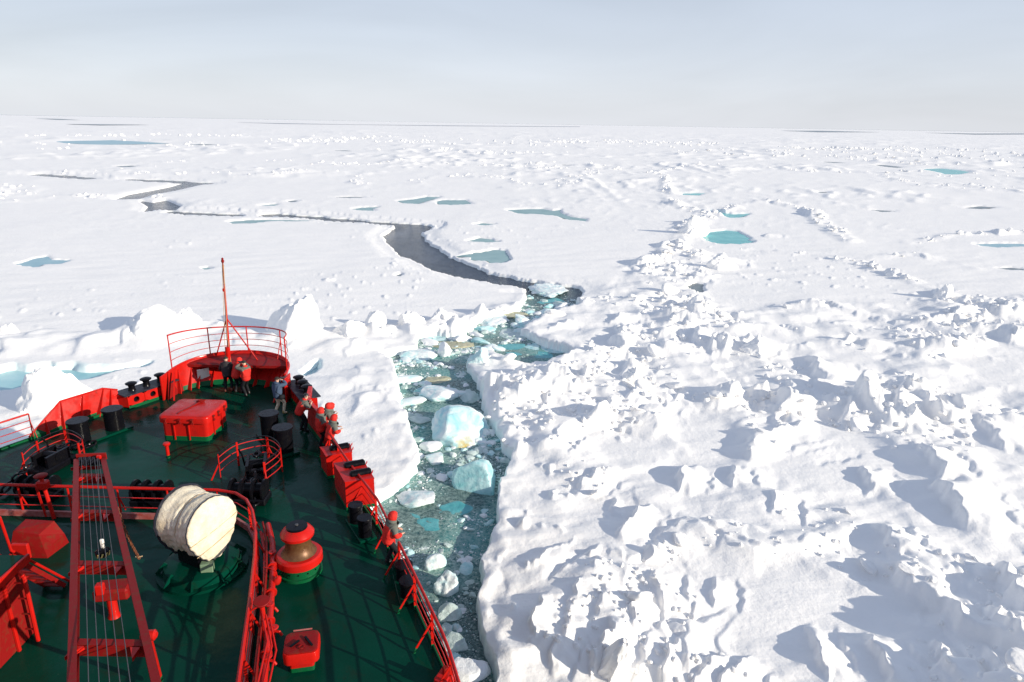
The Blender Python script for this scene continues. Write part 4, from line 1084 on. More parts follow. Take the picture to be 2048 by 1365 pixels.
for a in range(0, 360, 40):
    m_ = MB(); p = pb + V3(1.05 * math.cos(rad(a)), 1.05 * math.sin(rad(a)), .2); m_.bar(pb + V3(.95 * math.cos(rad(a)), .95 * math.sin(rad(a)), .38), pb + V3(1.22 * math.cos(rad(a)), 1.22 * math.sin(rad(a)), .08), .04, .10); m_.build('gusset', M_deck, rl)

# ------------------------------------------------------------------ pipes beside the rail
def offset(path, o):
    res = []
    for i, p in enumerate(path):
        d = (path[min(i + 1, len(path) - 1)] - path[max(i - 1, 0)]).normalized(); res.append(p + V3(-d.y, d.x, 0) * o)
    return res
pth = [V3(x, y, DECK) for x, y in WD[6:]]
fmn = empty('fire_main_pipe', pth[0], 'thick red fire main pipe with valves running along the bent rail', 'pipe')
o1 = offset(pth, .42)
m_ = MB(); pp = [o1[0] + V3(-.1, .2, .0), o1[0] + V3(-.05, .1, .42)] + [p + V3(0, 0, .48) for p in o1[1:]]
m_.tube(pp, .085, 12); m_.build('main_pipe', M_red, fmn)
m_ = MB(); o2 = offset(pth, .18); m_.tube([p + V3(0, 0, .30) for p in o2], .04, 8); m_.build('thin_pipe', M_red, fmn)
m_ = MB(); o3 = offset(pth, .26); m_.tube([p + V3(0, 0, .62) for p in o3], .03, 8); m_.build('thin_pipe', M_red_worn_shade, fmn)
m_ = MB(); o4 = offset(pth, .20); m_.strip([p + V3(0, 0, .04) for p in o4], [p + V3(.05, 0, .26) for p in o4], th=.03); m_.build('cable_tray', M_red_worn_shade, fmn)
for i in range(1, 9):
    rs_ = resample([p + V3(0, 0, .48) for p in o1[1:]], 1.15)
    if i < len(rs_):
        p, d = rs_[i]; m_ = MB(); m_.tube([p - d * .035, p + d * .035], .14, 14); m_.build('flange', M_red, fmn)
        m_ = MB(); m_.bar(p - V3(0, 0, .06), V3(p.x, p.y, DECK), .07, .05); m_.build('support', M_red_worn_shade, fmn)
for (u, v, z, k_) in ((555, 1160, .55, 'lamp'), (548, 1262, .5, 'valve'), (545, 1110, .5, 'valve'), (540, 1215, .45, 'valve'), (535, 1320, .5, 'valve')):
    p = at(u, v, DECK + z); 
    if k_ == 'lamp':
        lt = empty('bulkhead_lamp', p, 'round red bell-shaped fitting on a bent stalk beside the pipe', 'lamp')
        m_ = MB(); m_.lathe([(.02, .12), (.06, .10), (.10, .02), (.115, -.06), (.10, -.10), (.03, -.12)][::-1], p, 18, R=Matrix.Rotation(rad(35), 3, 'Y')); m_.build('bell', M_red, lt)
        m_ = MB(); m_.tube([p + V3(0, 0, .1), p + V3(-.02, .02, .24), p + V3(-.2, .1, .28), p + V3(-.42, .2, .25)], .014, 6); m_.build('stalk', M_red, lt)
    else:
        m_ = MB(); m_.tube([V3(p.x - .1, p.y, DECK), p], .045, 8); m_.lathe([(.10, -.02), (.12, 0), (.10, .02)], p + V3(0, 0, .1), 14); m_.tube([p, p + V3(0, 0, .14)], .02, 6); m_.tube([p, p + V3(.14, -.03, 0), p + V3(.2, -.03, -.1)], .035, 8); m_.build('valve', M_red, fmn)
vp = at(523, 1203, DECK + 1.35)
vn = empty('mushroom_vent', V3(vp.x, vp.y, DECK), 'flat round red vent cap on a post where the pipes pass the rail', 'vent')
m_ = MB(); m_.lathe([(.02, -.06), (.17, -.05), (.20, 0), (.19, .02), (.02, .035)], vp, 22, R=Matrix.Rotation(rad(6), 3, 'X')); m_.build('cap', M_red_worn_shade, vn)
m_ = MB(); m_.tube([V3(vp.x, vp.y, DECK), vp - V3(0, 0, .05)], .06, 10); m_.build('post', M_red, vn)
m_ = MB(); m_.tube([vp - V3(.05, .02, .1), vp + V3(-.28, -.05, -.25), vp + V3(-.32, -.06, -.8)], .03, 8); m_.build('arm', M_red, vn)
for k in range(3):
    a = V3(vp.x + .02 + .09 * k, vp.y - .1, DECK + 1.15 - .12 * k); b = a + V3(.42, -.85, -.15); c = b + V3(.28, -1.9, -.2)
    if k == 0: hp_ = empty('handrail_pair', a, 'bent red handrail tubes slanting aft from the round vent cap', 'handrail')
    m_ = MB(); m_.tube([a, b, c, c + V3(.1, -.3, -.75)], .024, 8); m_.build('tube', M_red, hp_)
# vent and hood on the port side
vp = at(81, 952, DECK + 1.5)
vn = empty('searchlight_stand', V3(vp.x, vp.y, DECK), 'dark red dish-topped fitting on a slanting post behind the port rail', 'vent')
m_ = MB(); m_.lathe([(.02, -.05), (.17, -.04), (.2, .01), (.17, .03), (.02, .04)], vp, 22); m_.build('dish', M_red_worn_shade, vn)
m_ = MB(); m_.box(vp + V3(.02, 0, -.32), (.34, .26, .3), bev=.05); m_.build('housing', M_red, vn)
m_ = MB(); m_.tube([V3(vp.x + .22, vp.y - .1, DECK), vp - V3(0, 0, .05)], .06, 8); m_.bar(V3(vp.x - .1, vp.y, DECK), vp + V3(-.22, 0, -.4), .07, .03); m_.build('post', M_red, vn)
hd = V3(-14.15, 17.7, DECK)
hv = empty('vent_cowl', hd, 'faceted dark red cowl box behind the port coaming', 'vent')
m_ = MB(); m_.add([hd + V3(*p) * .85 for p in ((-.75, -.55, 0), (.6, -.55, 0), (.75, .4, 0), (-.75, .4, 0), (-.55, -.35, .95), (.30, -.35, .80), (.45, .3, .95), (-.55, .3, 1.0), (.72, -.3, .45), (.8, .2, .5))],
    [(4, 5, 6, 7), (0, 1, 8, 5, 4), (1, 2, 9, 8), (5, 8, 9, 6), (2, 3, 7, 6, 9), (3, 0, 4, 7)]); m_.build('cowl', M_red_worn_shade, hv, smooth=False)
m_ = MB(); m_.box(hd + V3(-.1, -.62, .35), (.5, .12, .5), bev=.03); m_.build('side_door', M_red, hv)
# raised red house at the left edge
dh_ = empty('deck_house', V3(-16, 10, DECK), 'raised red deck house with green roof at the lower left corner', 'deck house')
def dbox(name, x0, x1, y0, y1, z0, z1, mt, bev=.04):
    m_ = MB(); m_.box(((x0 + x1) / 2, (y0 + y1) / 2, (z0 + z1) / 2), (x1 - x0, y1 - y0, z1 - z0), bev=bev); return m_.build(name, mt, dh_)
dbox('wall', -20, -11.95, 4, 14.2, DECK, 10.62, M_red_worn_shade)  # shade on this wall is put in by the darker red
dbox('roof', -20, -11.86, 4, 14.32, 10.625, 10.70, M_deck, .02)
dbox('roof_lip', -11.85, -11.78, 4, 14.35, 10.50, 10.72, M_red, .01)
for k in range(6):
    dbox('wall_stiffener', -11.948, -11.88, 13.5 - k * 1.1, 13.58 - k * 1.1, DECK, 10.5, M_red, .01)
m_ = MB(); m_.tube([V3(-11.7, 13.9, DECK), V3(-11.68, 13.9, 10.35), V3(-11.78, 13.9, 10.55)], .05, 8); m_.build('drain_pipe', M_red, dh_)
for k in range(4):
    m_ = MB(); m_.bar(V3(-11.95, 13.9, DECK + .35 + k * .45), V3(-11.68, 13.9, DECK + .35 + k * .45), .03); m_.build('pipe_bracket', M_red_worn_shade, dh_)
rt = empty('ladder', V3(-12.6, 14.9, DECK), 'red ladder with bent handrails rising to the deck house at left edge', 'ladder')
for x in (-12.9, -12.35):
    m_ = MB(); m_.tube([V3(x, 16.2, DECK), V3(x, 14.5, 10.7), V3(x, 14.4, 11.7), V3(x, 14.0, 11.8), V3(x, 13.6, 11.0), V3(x, 13.6, 10.7)], .035, 8); m_.build('handrail', M_red, rt)
    m_ = MB(); m_.bar(V3(x, 16.0, DECK), V3(x, 14.4, 10.6), .12, .03, up=(1, 0, 0)); m_.build('stringer', M_red_worn_shade, rt)
for k in range(8):
    t = (k + .5) / 8; m_ = MB(); m_.box((-12.62, 16.0 - 1.6 * t, DECK + 2.1 * t), (.52, .18, .03)); m_.build('tread', M_red_worn_shade, rt)

# ------------------------------------------------------------------ crane boom lying over the working deck
L0, L1 = at(154, 925, 10.55), at(146, 1365, 11.7); R0_, R1_ = at(207, 922, 10.55), at(312, 1365, 11.7)
Lb = L0 + (L1 - L0) * 1.5; Rb = R0_ + (R1_ - R0_) * 1.5
cn = empty('crane_boom', (Lb + Rb) / 2, 'long red ladder-shaped crane boom with wire ropes lying over the deck at left', 'crane')
def irail(a, b, nm):
    m_ = MB(); d = (b - a).normalized()
    m_.bar(a, b, .06, .22); o = m_.build(nm, M_red_worn_shade, cn)
    for z_ in (.118, -.118):
        q_ = MB(); q_.bar(a + V3(0, 0, z_), b + V3(0, 0, z_), .145, .016); q_.build('flange', M_red_worn_shade, o)
    return o
irail(L0, Lb, 'boom_rail'); irail(R0_, Rb, 'boom_rail')
for f in (.12, .36, .62, .90, 1.25):
    a = L0.lerp(L1, f); b = R0_.lerp(R1_, f); a.y = b.y = (a.y + b.y) / 2
    m_ = MB(); m_.bar(a, b, .16, .12); m_.bar(a + V3(0, -.08, -.09), b + V3(0, -.08, -.09), .03, .18); cmn = m_.build('cross_member', M_red_worn_shade, cn)
    for q, p in ((1, a), (-1, b)):
        m_ = MB(); s_ = .25; m_.add([p + V3(q * .06, -.1, .05), p + V3(q * s_, -.1, .05), p + V3(q * .06, -.38, .05), p + V3(q * .06, -.1, -.03), p + V3(q * s_, -.1, -.03), p + V3(q * .06, -.38, -.03)], [(0, 1, 2), (5, 4, 3), (0, 2, 5, 3), (2, 1, 4, 5), (1, 0, 3, 4)])
        m_.build('gusset', M_red, cmn)
hdp = (L0 + R0_) / 2
m_ = MB(); m_.bar(L0 + V3(-.05, .1, .12), R0_ + V3(.05, .1, .12), .06, .22); m_.bar(L0 + V3(-.05, -.25, -.1), R0_ + V3(.05, -.25, -.1), .05, .1); m_.build('boom_head', M_red_worn_shade, cn)
for k in range(5):
    p = L0.lerp(R0_, .16 + .17 * k) + V3(0, -.02, .02); m_ = MB(); m_.tube([p - V3(.025, 0, 0), p + V3(.025, 0, 0)], .15, 16); m_.build('sheave', M_dkgrey, cn)
m_ = MB(); m_.box(R0_ + V3(-.06, -.1, .18), (.14, .1, .12), bev=.02); m_.build('head_lamp', M_red, cn)
for k in range(5):
    a = L0.lerp(R0_, .2 + .16 * k) + V3(0, 0, .16); b = Lb.lerp(Rb, .22 + .11 * k) + V3(0, 0, .45); m_ = MB(); pm = a.lerp(b, .5) - V3(0, 0, .12 + .03 * k); m_.tube([a, a.lerp(pm, .5) - V3(0, 0, .02), pm, pm.lerp(b, .5), b], .0085, 5); m_.build('wire_rope', M_steel, cn)
m_ = MB(); p0 = L0.lerp(R0_, .8) + V3(0, 0, .16); m_.tube([p0, at(203, 1095, 11.2)], .010, 5); m_.build('hoist_rope', M_steel, cn)
hk = at(205, 1105, 11.05)
hkk = empty('hook_block', hk, 'black hook block with yellow stripes hanging between the boom rails', 'hook')
m_ = MB(); m_.box(hk + V3(0, .05, .16), (.09, .07, .34), bev=.02); m_.build('shank', M_white, hkk)
m_ = MB(); m_.lathe([(.10, -.1), (.15, -.06), (.16, .04), (.08, .1)], hk, 16); m_.build('block_body', M_black, hkk)
for k in range(4):
    a0 = -1.9 + k * .55; m_ = MB()
    arc0 = [hk + V3(.163 * math.cos(a0 + t), .163 * math.sin(a0 + t), -.055) for t in (0, .12, .24)]; arc1 = [hk + V3(.163 * math.cos(a0 + t + .25), .163 * math.sin(a0 + t + .25), .035) for t in (0, .12, .24)]
    m_.strip(arc0, arc1, th=.008); m_.build('hazard_stripe', M_yellow, hkk)
# support crutch box under the boom
bxp = at(218, 1175, DECK + .9); bq = V3(bxp.x, bxp.y, DECK)
bb = empty('boom_crutch', bq, 'dark red box-shaped boom crutch on the deck under the crane', 'crutch')
m_ = MB(); m_.lathe([(.16, 0), (.12, .1), (.12, .6)], bq, 14); m_.build('post', M_red, bb)
m_ = MB(); m_.box(bq + V3(.08, .05, .78), (.85, .55, .34), Matrix.Rotation(rad(10), 3, 'Z'), bev=.06); m_.build('cradle', M_red_worn_shade, bb)
m_ = MB(); m_.box(bq + V3(-.1, -.2, 1.0), (.2, .2, .3), Matrix.Rotation(rad(10), 3, 'Z'), bev=.03); m_.build('jaw', M_red, bb)
# slanting strut with a ball end
sb = at(297, 1272, 10.9); se = at(318, 1352, 9.0)
stt = empty('boom_strut', se, 'short slanting red strut with rounded head beside the right boom rail', 'strut')
m_ = MB(); m_.tube([sb + V3(-.15, 0, 0), sb + V3(-.11, 0, 0), sb + V3(.11, .03, 0), sb + V3(.15, .03, 0)], [.06, .11, .11, .06], 14); m_.build('head', M_red, stt)
m_ = MB(); m_.tube([sb, se], .06, 10); m_.build('shaft', M_red, stt)
m_ = MB(); m_.tube([se, se + (se - sb).normalized() * .3], .065, 10); m_.build('foot', M_green, stt)
# hanging rusty chain
ca_ = at(228, 998, 10.6); cb_ = at(277, 1115, 9.0)
ch = empty('hanging_chain', ca_, 'rusty chain hanging from the right boom rail to the deck', 'chain')
nlk = 26
for k in range(nlk):
    t = k / (nlk - 1); p = ca_.lerp(cb_, t) - V3(0, 0, .25 * math.sin(math.pi * t)); d = (cb_ - ca_).normalized(); o_ = V3(1, .2, 0).normalized() if k % 2 else d.cross(V3(1, .2, 0)).normalized()
    m_ = MB(); link(m_, p, d, o_, .06, .013); m_.build('chain_link', M_rust, ch)
m_ = MB(); m_.tube([cb_ + V3(-.08, 0, .02), cb_, cb_ + V3(.1, .03, .02)], .018, 5); m_.build('end_hook', M_rope, ch)
# small deck valve post
pv = at(337, 916, DECK)
vv = empty('sounding_pipe', pv, 'short red capped pipe standing on the deck aft of the big hatch', 'pipe')
m_ = MB(); m_.tube([pv + V3(0, 0, .12), pv + V3(0, 0, .55)], .065, 12); m_.build('pipe', M_red, vv)
m_ = MB(); m_.tube([pv, pv + V3(0, 0, .12)], .068, 12); m_.build('foot', M_green, vv)
m_ = MB(); m_.lathe([(.08, .52), (.13, .55), (.14, .60), (.10, .64)], pv, 16); m_.build('cap', M_red, vv)
# red cleat at the near end of the starboard rail
cl_ = at(890, 1352, DECK + .25)
ct = empty('red_fairlead', V3(cl_.x, cl_.y, DECK), 'small red block at the foot of the rail near the bottom edge', 'fairlead')
m_ = MB(); m_.box(V3(cl_.x, cl_.y, DECK + .16), (.34, .5, .32), Matrix.Rotation(rad(-25), 3, 'Z'), bev=.04); m_.build('block', M_red, ct)
m_ = MB(); m_.tube([V3(cl_.x, cl_.y, DECK + .3), V3(cl_.x, cl_.y, DECK + .5)], .06, 10); m_.build('pin', M_red_worn_shade, ct)
# ------------------------------------------------------------------ ice blocks
def ico(sub):
    bm = bmesh.new(); bmesh.ops.create_icosphere(bm, subdivisions=sub, radius=1)
    v = np.array([p.co[:] for p in bm.verts]); f = np.array([[q.index for q in p.verts] for p in bm.faces]); bm.free(); return v, f
ICO = {k: ico(k) for k in (1, 2, 3, 4, 5)}
def chisel(sub, seed, nplanes=11, rough=.05, flat=0.0):
    r = np.random.RandomState(seed); v, f = ICO[sub]
    n = r.normal(size=(nplanes, 3)); n /= np.linalg.norm(n, axis=1)[:, None]
    if flat: n[0] = (r.uniform(-.12, .12), r.uniform(-.12, .12), 1); n[1] = (0, 0, -1); n[:2] /= np.linalg.norm(n[:2], axis=1)[:, None]
    h = r.uniform(.62, 1.0, nplanes)
    if flat: h[:2] = 1 - flat * .3
    d = v @ n.T; rad_ = np.where(d > .05, h / np.maximum(d, .05), 9).min(1); rad_ = np.minimum(rad_, 1.15)
    rad_ = rad_ * (1 + rough * (perlin(v[:, 0] * 2.5 + seed, v[:, 1] * 2.5 + v[:, 2] * 1.7, 5) + .5 * perlin(v[:, 0] * 6 + seed, v[:, 2] * 6 + v[:, 1] * 4, 6)))
    return v * rad_[:, None], f
def ice_mat(name, c1, c2, rough=.4, topsnow=0.0, yellow=None, sss=0.0, scale=1.2):
    m = bpy.data.materials.new(name); m.use_nodes = True
    n = m.node_tree.nodes; l = m.node_tree.links; b = n['Principled BSDF']
    t = n.new('ShaderNodeTexCoord'); P = t.outputs['Object']; g = n.new('ShaderNodeNewGeometry')
    f, _ = noisen(n, l, P, scale, 5, .6, .35, .65, .5); c = mixn(n, l, f, c1, c2)
    sp = n.new('ShaderNodeSeparateXYZ'); l.new(g.outputs['Normal'], sp.inputs[0])
    if topsnow:
        r = n.new('ShaderNodeMapRange'); r.inputs[1].default_value = .5; r.inputs[2].default_value = .85; r.inputs[4].default_value = topsnow; l.new(sp.outputs['Z'], r.inputs[0])
        fz, _ = noisen(n, l, P, 2.2, 4, .6, .35, .6)
        c = mixn(n, l, mathn(n, l, 'MULTIPLY', r.outputs[0], fz), c, (.88, .88, .87))
    if yellow:
        v = n.new('ShaderNodeVectorMath'); v.operation = 'DISTANCE'; l.new(P, v.inputs[0]); v.inputs[1].default_value = yellow[0]
        _, yn = noisen(n, l, P, 1.3, 4, .6); r = n.new('ShaderNodeMapRange'); r.inputs[1].default_value = yellow[1]; r.inputs[2].default_value = yellow[1] * .3; l.new(mathn(n, l, 'ADD', v.outputs['Value'], mathn(n, l, 'MULTIPLY', mathn(n, l, 'SUBTRACT', yn, .5), 2.6)), r.inputs[0])
        c = mixn(n, l, r.outputs[0], c, (.55, .42, .13))
    l.new(c, b.inputs['Base Color']); b.inputs['Roughness'].default_value = rough; b.inputs['Specular IOR Level'].default_value = .35
    b.inputs['Subsurface Weight'].default_value = sss; b.inputs['Subsurface Radius'].default_value = (.12, .3, .35); b.inputs['Subsurface Scale'].default_value = 1.0
    _, n1 = noisen(n, l, P, 4, 5, .65)
    k = n.new('ShaderNodeBump'); k.inputs['Strength'].default_value = .5; k.inputs['Distance'].default_value = .12; l.new(n1, k.inputs['Height']); l.new(k.outputs[0], b.inputs['Normal'])
    return m
M_iwhite = ice_mat('snowy_ice', (.88, .88, .87), (.80, .84, .86), .6)
M_igrey = ice_mat('slushy_grey_ice', (.40, .53, .51), (.68, .76, .74), .45)
M_iteal = ice_mat('turquoise_ice', (.25, .58, .61), (.52, .78, .79), .3, topsnow=.35, sss=.0)
M_ipale = ice_mat('pale_blue_ice', (.42, .70, .73), (.84, .88, .87), .4, topsnow=.8)
M_isub = ice_mat('awash_turquoise_ice', (.05, .33, .36), (.14, .46, .48), .3)
M_ibrown = ice_mat('algae_stained_ice', (.30, .32, .22), (.55, .52, .36), .5)
def np_mesh(name, V, F, mats, mi=None, smooth=True, ang=30):
    me = bpy.data.meshes.new(name); nv = len(V); nf = len(F)
    me.vertices.add(nv); me.vertices.foreach_set('co', np.asarray(V, np.float32).ravel())
    me.loops.add(nf * 3); me.loops.foreach_set('vertex_index', np.asarray(F, np.int32).ravel())
    me.polygons.add(nf); me.polygons.foreach_set('loop_start', np.arange(0, nf * 3, 3, dtype=np.int32)); me.polygons.foreach_set('loop_total', np.full(nf, 3, np.int32))
    if mi is not None: me.polygons.foreach_set('material_index', np.asarray(mi, np.int32))
    me.polygons.foreach_set('use_smooth', np.full(nf, smooth)); me.update(calc_edges=True)
    for m in mats: me.materials.append(m)
    if smooth and ang: me.set_sharp_from_angle(angle=rad(ang))
    return me
def block(name, c, size, yaw, seed, m, label=None, cat=None, group=None, sub=4, tilt=(0, 0), flat=0.0, rough=.05, ang=38, nplanes=11, taper=0.0):
    V, F = chisel(sub, seed, nplanes, rough, flat)
    if taper: V[:, :2] *= (1 - taper * np.clip((V[:, 2] + .1) / 1.0, 0, 1))[:, None]
    V = V * np.array(size) / 2
    R = np.array(Euler((tilt[0], tilt[1], yaw)).to_matrix()); V = V @ R.T
    me = np_mesh(name, V, F, [m], ang=ang)
    o = bpy.data.objects.new(name, me); COL.objects.link(o); o.location = c
    return tag(o, label, cat, group)
# --- floes and growlers in the broken channel
def wblock(u, v, wpx, size_y, h, dz, seed, m, label, yaw=0, flat=.5, cat='ice floe', rough=.05, tilt=(0, 0), name='floating_ice', ang=38, nplanes=11):
    p = at(u, v, 0.0); dist = (p - V3(0, 0, CAM_Z)).length; w = wpx * dist / FPX / 1.0
    return block(name, V3(p.x, p.y, dz), (w, size_y, h), yaw, seed, m, label, cat, None, 5 if w > 1.8 else 4, tilt, flat, rough, ang, nplanes)
M_berg = ice_mat('white_and_blue_ice', (.30, .66, .72), (.88, .90, .87), .35, yellow=((.5, -1.9, -.5), 1.05), scale=.55)
wblock(921, 866, 108, 4.2, 2.3, .22, 21, M_berg, 'largest floating ice block, pale blue and white with a yellow stain at its waterline', yaw=.35, flat=0, tilt=(.25, .12), ang=45)
wblock(957, 968, 84, 3.0, 2.0, .15, 34, M_iteal, 'smooth turquoise ice block against the right bank of the channel', yaw=.9, flat=0, rough=.03, tilt=(.3, -.2), ang=60, nplanes=8)
wblock(875, 790, 78, 2.6, 1.1, .12, 43, M_ipale, 'pale turquoise slab floating just above the dark open patch', yaw=.05)
wblock(838, 712, 66, 2.8, .9, .12, 52, M_ipale, 'long white slab below the left snow ledge', yaw=.25)
wblock(889, 710, 30, 1.5, 1.7, .3, 61, M_iwhite, 'upright white cube of ice in the middle of the channel', yaw=.4, flat=0)
wblock(892, 1176, 44, 1.15, 1.2, .12, 72, M_ipale, 'rounded white ice lump beside the near starboard rail', yaw=.3, flat=0, rough=.1)
wblock(870, 1130, 36, 1.1, .7, .08, 83, M_ipale, 'oval white lump just forward of the rounded lump by the rail', yaw=-.5, flat=0)
wblock(895, 1232, 46, 1.0, .9, .02, 84, M_igrey, 'grey-white lump between the rounded lump and the ship side', yaw=.2, flat=0)
wblock(903, 1290, 42, 1.3, .8, .0, 85, M_igrey, 'grey ice lump low in the channel near the bottom edge', yaw=1.2, flat=0)
wblock(935, 1350, 74, 1.4, .9, .1, 86, M_iwhite, 'broad snow-white floe at the bottom edge beside the rail', yaw=.1)
wblock(838, 998, 70, 1.9, .7, .05, 91, M_ipale, 'long whitish slab at the left side of the channel', yaw=.2)
wblock(855, 1035, 112, 3.0, .5, -.17, 92, M_isub, 'large turquoise slab awash next to the lone onlooker', yaw=.25, flat=1)
wblock(905, 1015, 90, 2.2, .4, -.13, 93, M_isub, 'turquoise slab awash at the foot of the smooth turquoise block', yaw=.5, flat=1)
wblock(1100, 581, 74, 7.0, 1.2, .05, 101, M_ipale, 'pale rubbly floe in the farthest basin of the channel', yaw=.1, rough=.12)
wblock(1090, 604, 84, 5.0, .6, -.2, 102, M_isub, 'green-blue slab awash in the farthest basin', yaw=.05, flat=1)
wblock(1022, 630, 66, 3.6, .7, -.1, 103, M_ibrown, 'brownish slab awash at the channel narrows', yaw=.1, flat=1)
wblock(985, 643, 70, 5.0, .9, .0, 104, M_ipale, 'mottled pale slab against the left snow ledge', yaw=.15, rough=.1)
wblock(1046, 646, 36, 2.6, 1.3, .12, 105, M_ipale, 'tilted white and yellow block at the channel narrows', yaw=.3, flat=0, tilt=(.3, .3))
wblock(1030, 668, 66, 4.2, .5, -.14, 106, M_igrey, 'grey slab awash beside the cracked turquoise pool', yaw=.2, flat=1)
for k, (u, v, w, sy, lb) in enumerate(((1022, 690, 60, 3.4, 'left plate of the cracked turquoise pool'), (1068, 690, 52, 3.6, 'middle plate of the cracked turquoise pool'), (1105, 698, 44, 3.2, 'right plate of the cracked turquoise pool'), (1032, 708, 50, 2.4, 'near left plate of the cracked turquoise pool'), (1080, 712, 60, 2.6, 'near right plate of the cracked turquoise pool'))):
    wblock(u, v, w, sy, .4, -.135, 110 + k, M_iteal if k in (1, 2) else M_isub, lb, yaw=.2 + .2 * k, flat=1, rough=.03)
wblock(905, 690, 82, 2.2, .6, -.1, 120, M_ibrown, 'brown-stained slab awash behind the upright white cube', yaw=.05, flat=1)
wblock(868, 678, 70, 3.0, .5, -.1, 121, M_iteal, 'pale green slab awash under the far left snow ledge', yaw=.1, flat=1)
wblock(870, 760, 60, 1.6, .5, -.05, 122, M_ibrown, 'thin yellowish slab awash left of the deep right bank', yaw=.15, flat=1)
wblock(850, 770, 30, 1.3, .6, .08, 123, M_ipale, 'white lump on the thin yellowish slab', yaw=.4, flat=0)
wblock(862, 895, 42, 1.2, .6, .08, 124, M_iwhite, 'oblong white lump below left of the largest block', yaw=-.2, flat=0)
wblock(870, 920, 40, 1.3, .7, .08, 125, M_ipale, 'round white lump above the long whitish slab', yaw=.6, flat=0)
wblock(928, 950, 46, 1.6, .8, -.05, 126, M_iteal, 'small teal block left of the smooth turquoise block', yaw=.3, flat=0)
# --- upthrust hummocks and slabs on the floe
def hum(u, v, wpx, vtop, depth, seed, label, yaw=0., tilt=(0, 0), flat=0, sub=5, m=None, np_=14, extra=1.0, taper=.25, rough=.10):
    p = at(u, v, 0.7); dist = (p - V3(0, 0, CAM_Z)).length; w = wpx * dist / FPX; gz = .7
    top_ = aty(u, vtop, p.y).z; h = max(top_ - gz, .3)
    return block('ice_hummock', V3(p.x, p.y, gz + h * .1), (w * 1.0, depth, h * 2.15 * extra), yaw, seed, m or M_snow, label, 'ice hummock', None, sub, tilt, flat, rough, 32, np_, taper)
hum(600, 668, 112, 602, 5.0, 201, 'tallest snow pinnacle on the ridge just beyond the bow railing', tilt=(-.1, .12), taper=.34)
hum(585, 668, 80, 625, 4.5, 202, 'lower shoulder block against the left side of the tallest snow pinnacle')
hum(750, 650, 40, 618, 1.6, 203, 'slanting white slab standing alone right of the tallest snow pinnacle', tilt=(0, .35))
hum(372, 648, 50, 623, 3.0, 204, 'rounded snow boulder with a steep left side behind the bow railing', flat=0)
hum(332, 652, 40, 628, 3.0, 205, 'small rounded snow boulder between the tilted slab and its larger neighbour')
hum(292, 668, 105, 628, 7.0, 206, 'broad tilted snow slab rising left of the bow railing', tilt=(.35, -.1), flat=.6)
hum(15, 668, 30, 651, 2.5, 207, 'small snow block at the left edge of the picture beyond the blue channel')
hum(112, 808, 112, 752, 3.6, 208, 'large snow cone half in the ship shadow at the near bank of the blue channel', tilt=(.05, 0), np_=9, taper=.30, rough=.12)
hum(822, 650, 55, 626, 3.0, 209, 'jagged snow hump on the ridge near the left bank of the channel')
hum(880, 640, 40, 624, 2.0, 210, 'small jagged snow hump beside the bend of the channel')
hum(700, 668, 70, 645, 3.5, 211, 'low rubble hump between the pinnacle and the standing slab')
hum(1440, 700, 34, 676, 1.2, 212, 'thin upright ice fin in the right-hand rubble field', tilt=(.1, .1))
hum(1508, 708, 66, 680, 2.4, 213, 'broad rounded ice tooth right of the thin upright fin', tilt=(-.15, .2))
hum(1266, 768, 50, 738, 1.6, 214, 'leaning ice slab close to the right bank beyond the turquoise pool', tilt=(.1, -.3))
hum(1809, 846, 40, 810, 1.4, 215, 'rounded white cone in the rubble near the right edge', tilt=(0, .1))
hum(1887, 596, 30, 572, 1.6, 216, 'small pointed cone far out near the right edge')
hum(1328, 525, 34, 510, 2.2, 217, 'pointed white block where the rubble meets the smooth floe')
hum(1440, 535, 60, 513, 3.0, 218, 'white block beyond the rubble field left of the vivid turquoise pond')
hum(1385, 468, 60, 440, 5.0, 219, 'snow heap left of the vivid turquoise pond')
hum(1225, 1345, 60, 1288, 1.3, 220, 'tall thin ice crest at the bottom of the picture right of the channel', tilt=(.1, .35))
hum(2015, 1300, 70, 1235, 1.4, 221, 'big ice block in the bottom right corner', tilt=(.1, .2))
hum(960, 725, 44, 700, 1.2, 222, 'little ice horn at the corner between the channel and the turquoise pool', tilt=(.2, .2), m=M_ipale)

# --- scattered pieces
rng = np.random.RandomState(5)
def rnd_blocks(n, sub, pos, siz, zoff, seed, name, mats, mi, ang=30, nvar=14, squash=(.55, 1.0), rough=.05):
    var = [chisel(sub, seed + k, 9, rough)[0] for k in range(nvar)]; F0 = ICO[sub][1]; nv = len(var[0]); r = np.random.RandomState(seed)
    Vs = np.empty((n, nv, 3)); 
    for i in range(n):
        a = r.uniform(0, 6.28); ca, sa = math.cos(a), math.sin(a); v = var[i % nvar] * np.array([siz[i] * r.uniform(.8, 1.35), siz[i] * r.uniform(.7, 1.1), siz[i] * r.uniform(*squash)])
        tx = r.uniform(-.6, .6); ct, st = math.cos(tx), math.sin(tx)
        y = v[:, 1] * ct - v[:, 2] * st; z = v[:, 1] * st + v[:, 2] * ct
        Vs[i, :, 0] = v[:, 0] * ca - y * sa + pos[i, 0]; Vs[i, :, 1] = v[:, 0] * sa + y * ca + pos[i, 1]; Vs[i, :, 2] = z + pos[i, 2]
    Fs = (F0[None] + (np.arange(n) * nv)[:, None, None]).reshape(-1, 3); MI = np.repeat(np.asarray(mi), len(F0))
    me = np_mesh(name, Vs.reshape(-1, 3), Fs, mats, MI, True, ang); o = bpy.data.objects.new(name, me); COL.objects.link(o); return o
leadp = px_poly(LEAD_PX)
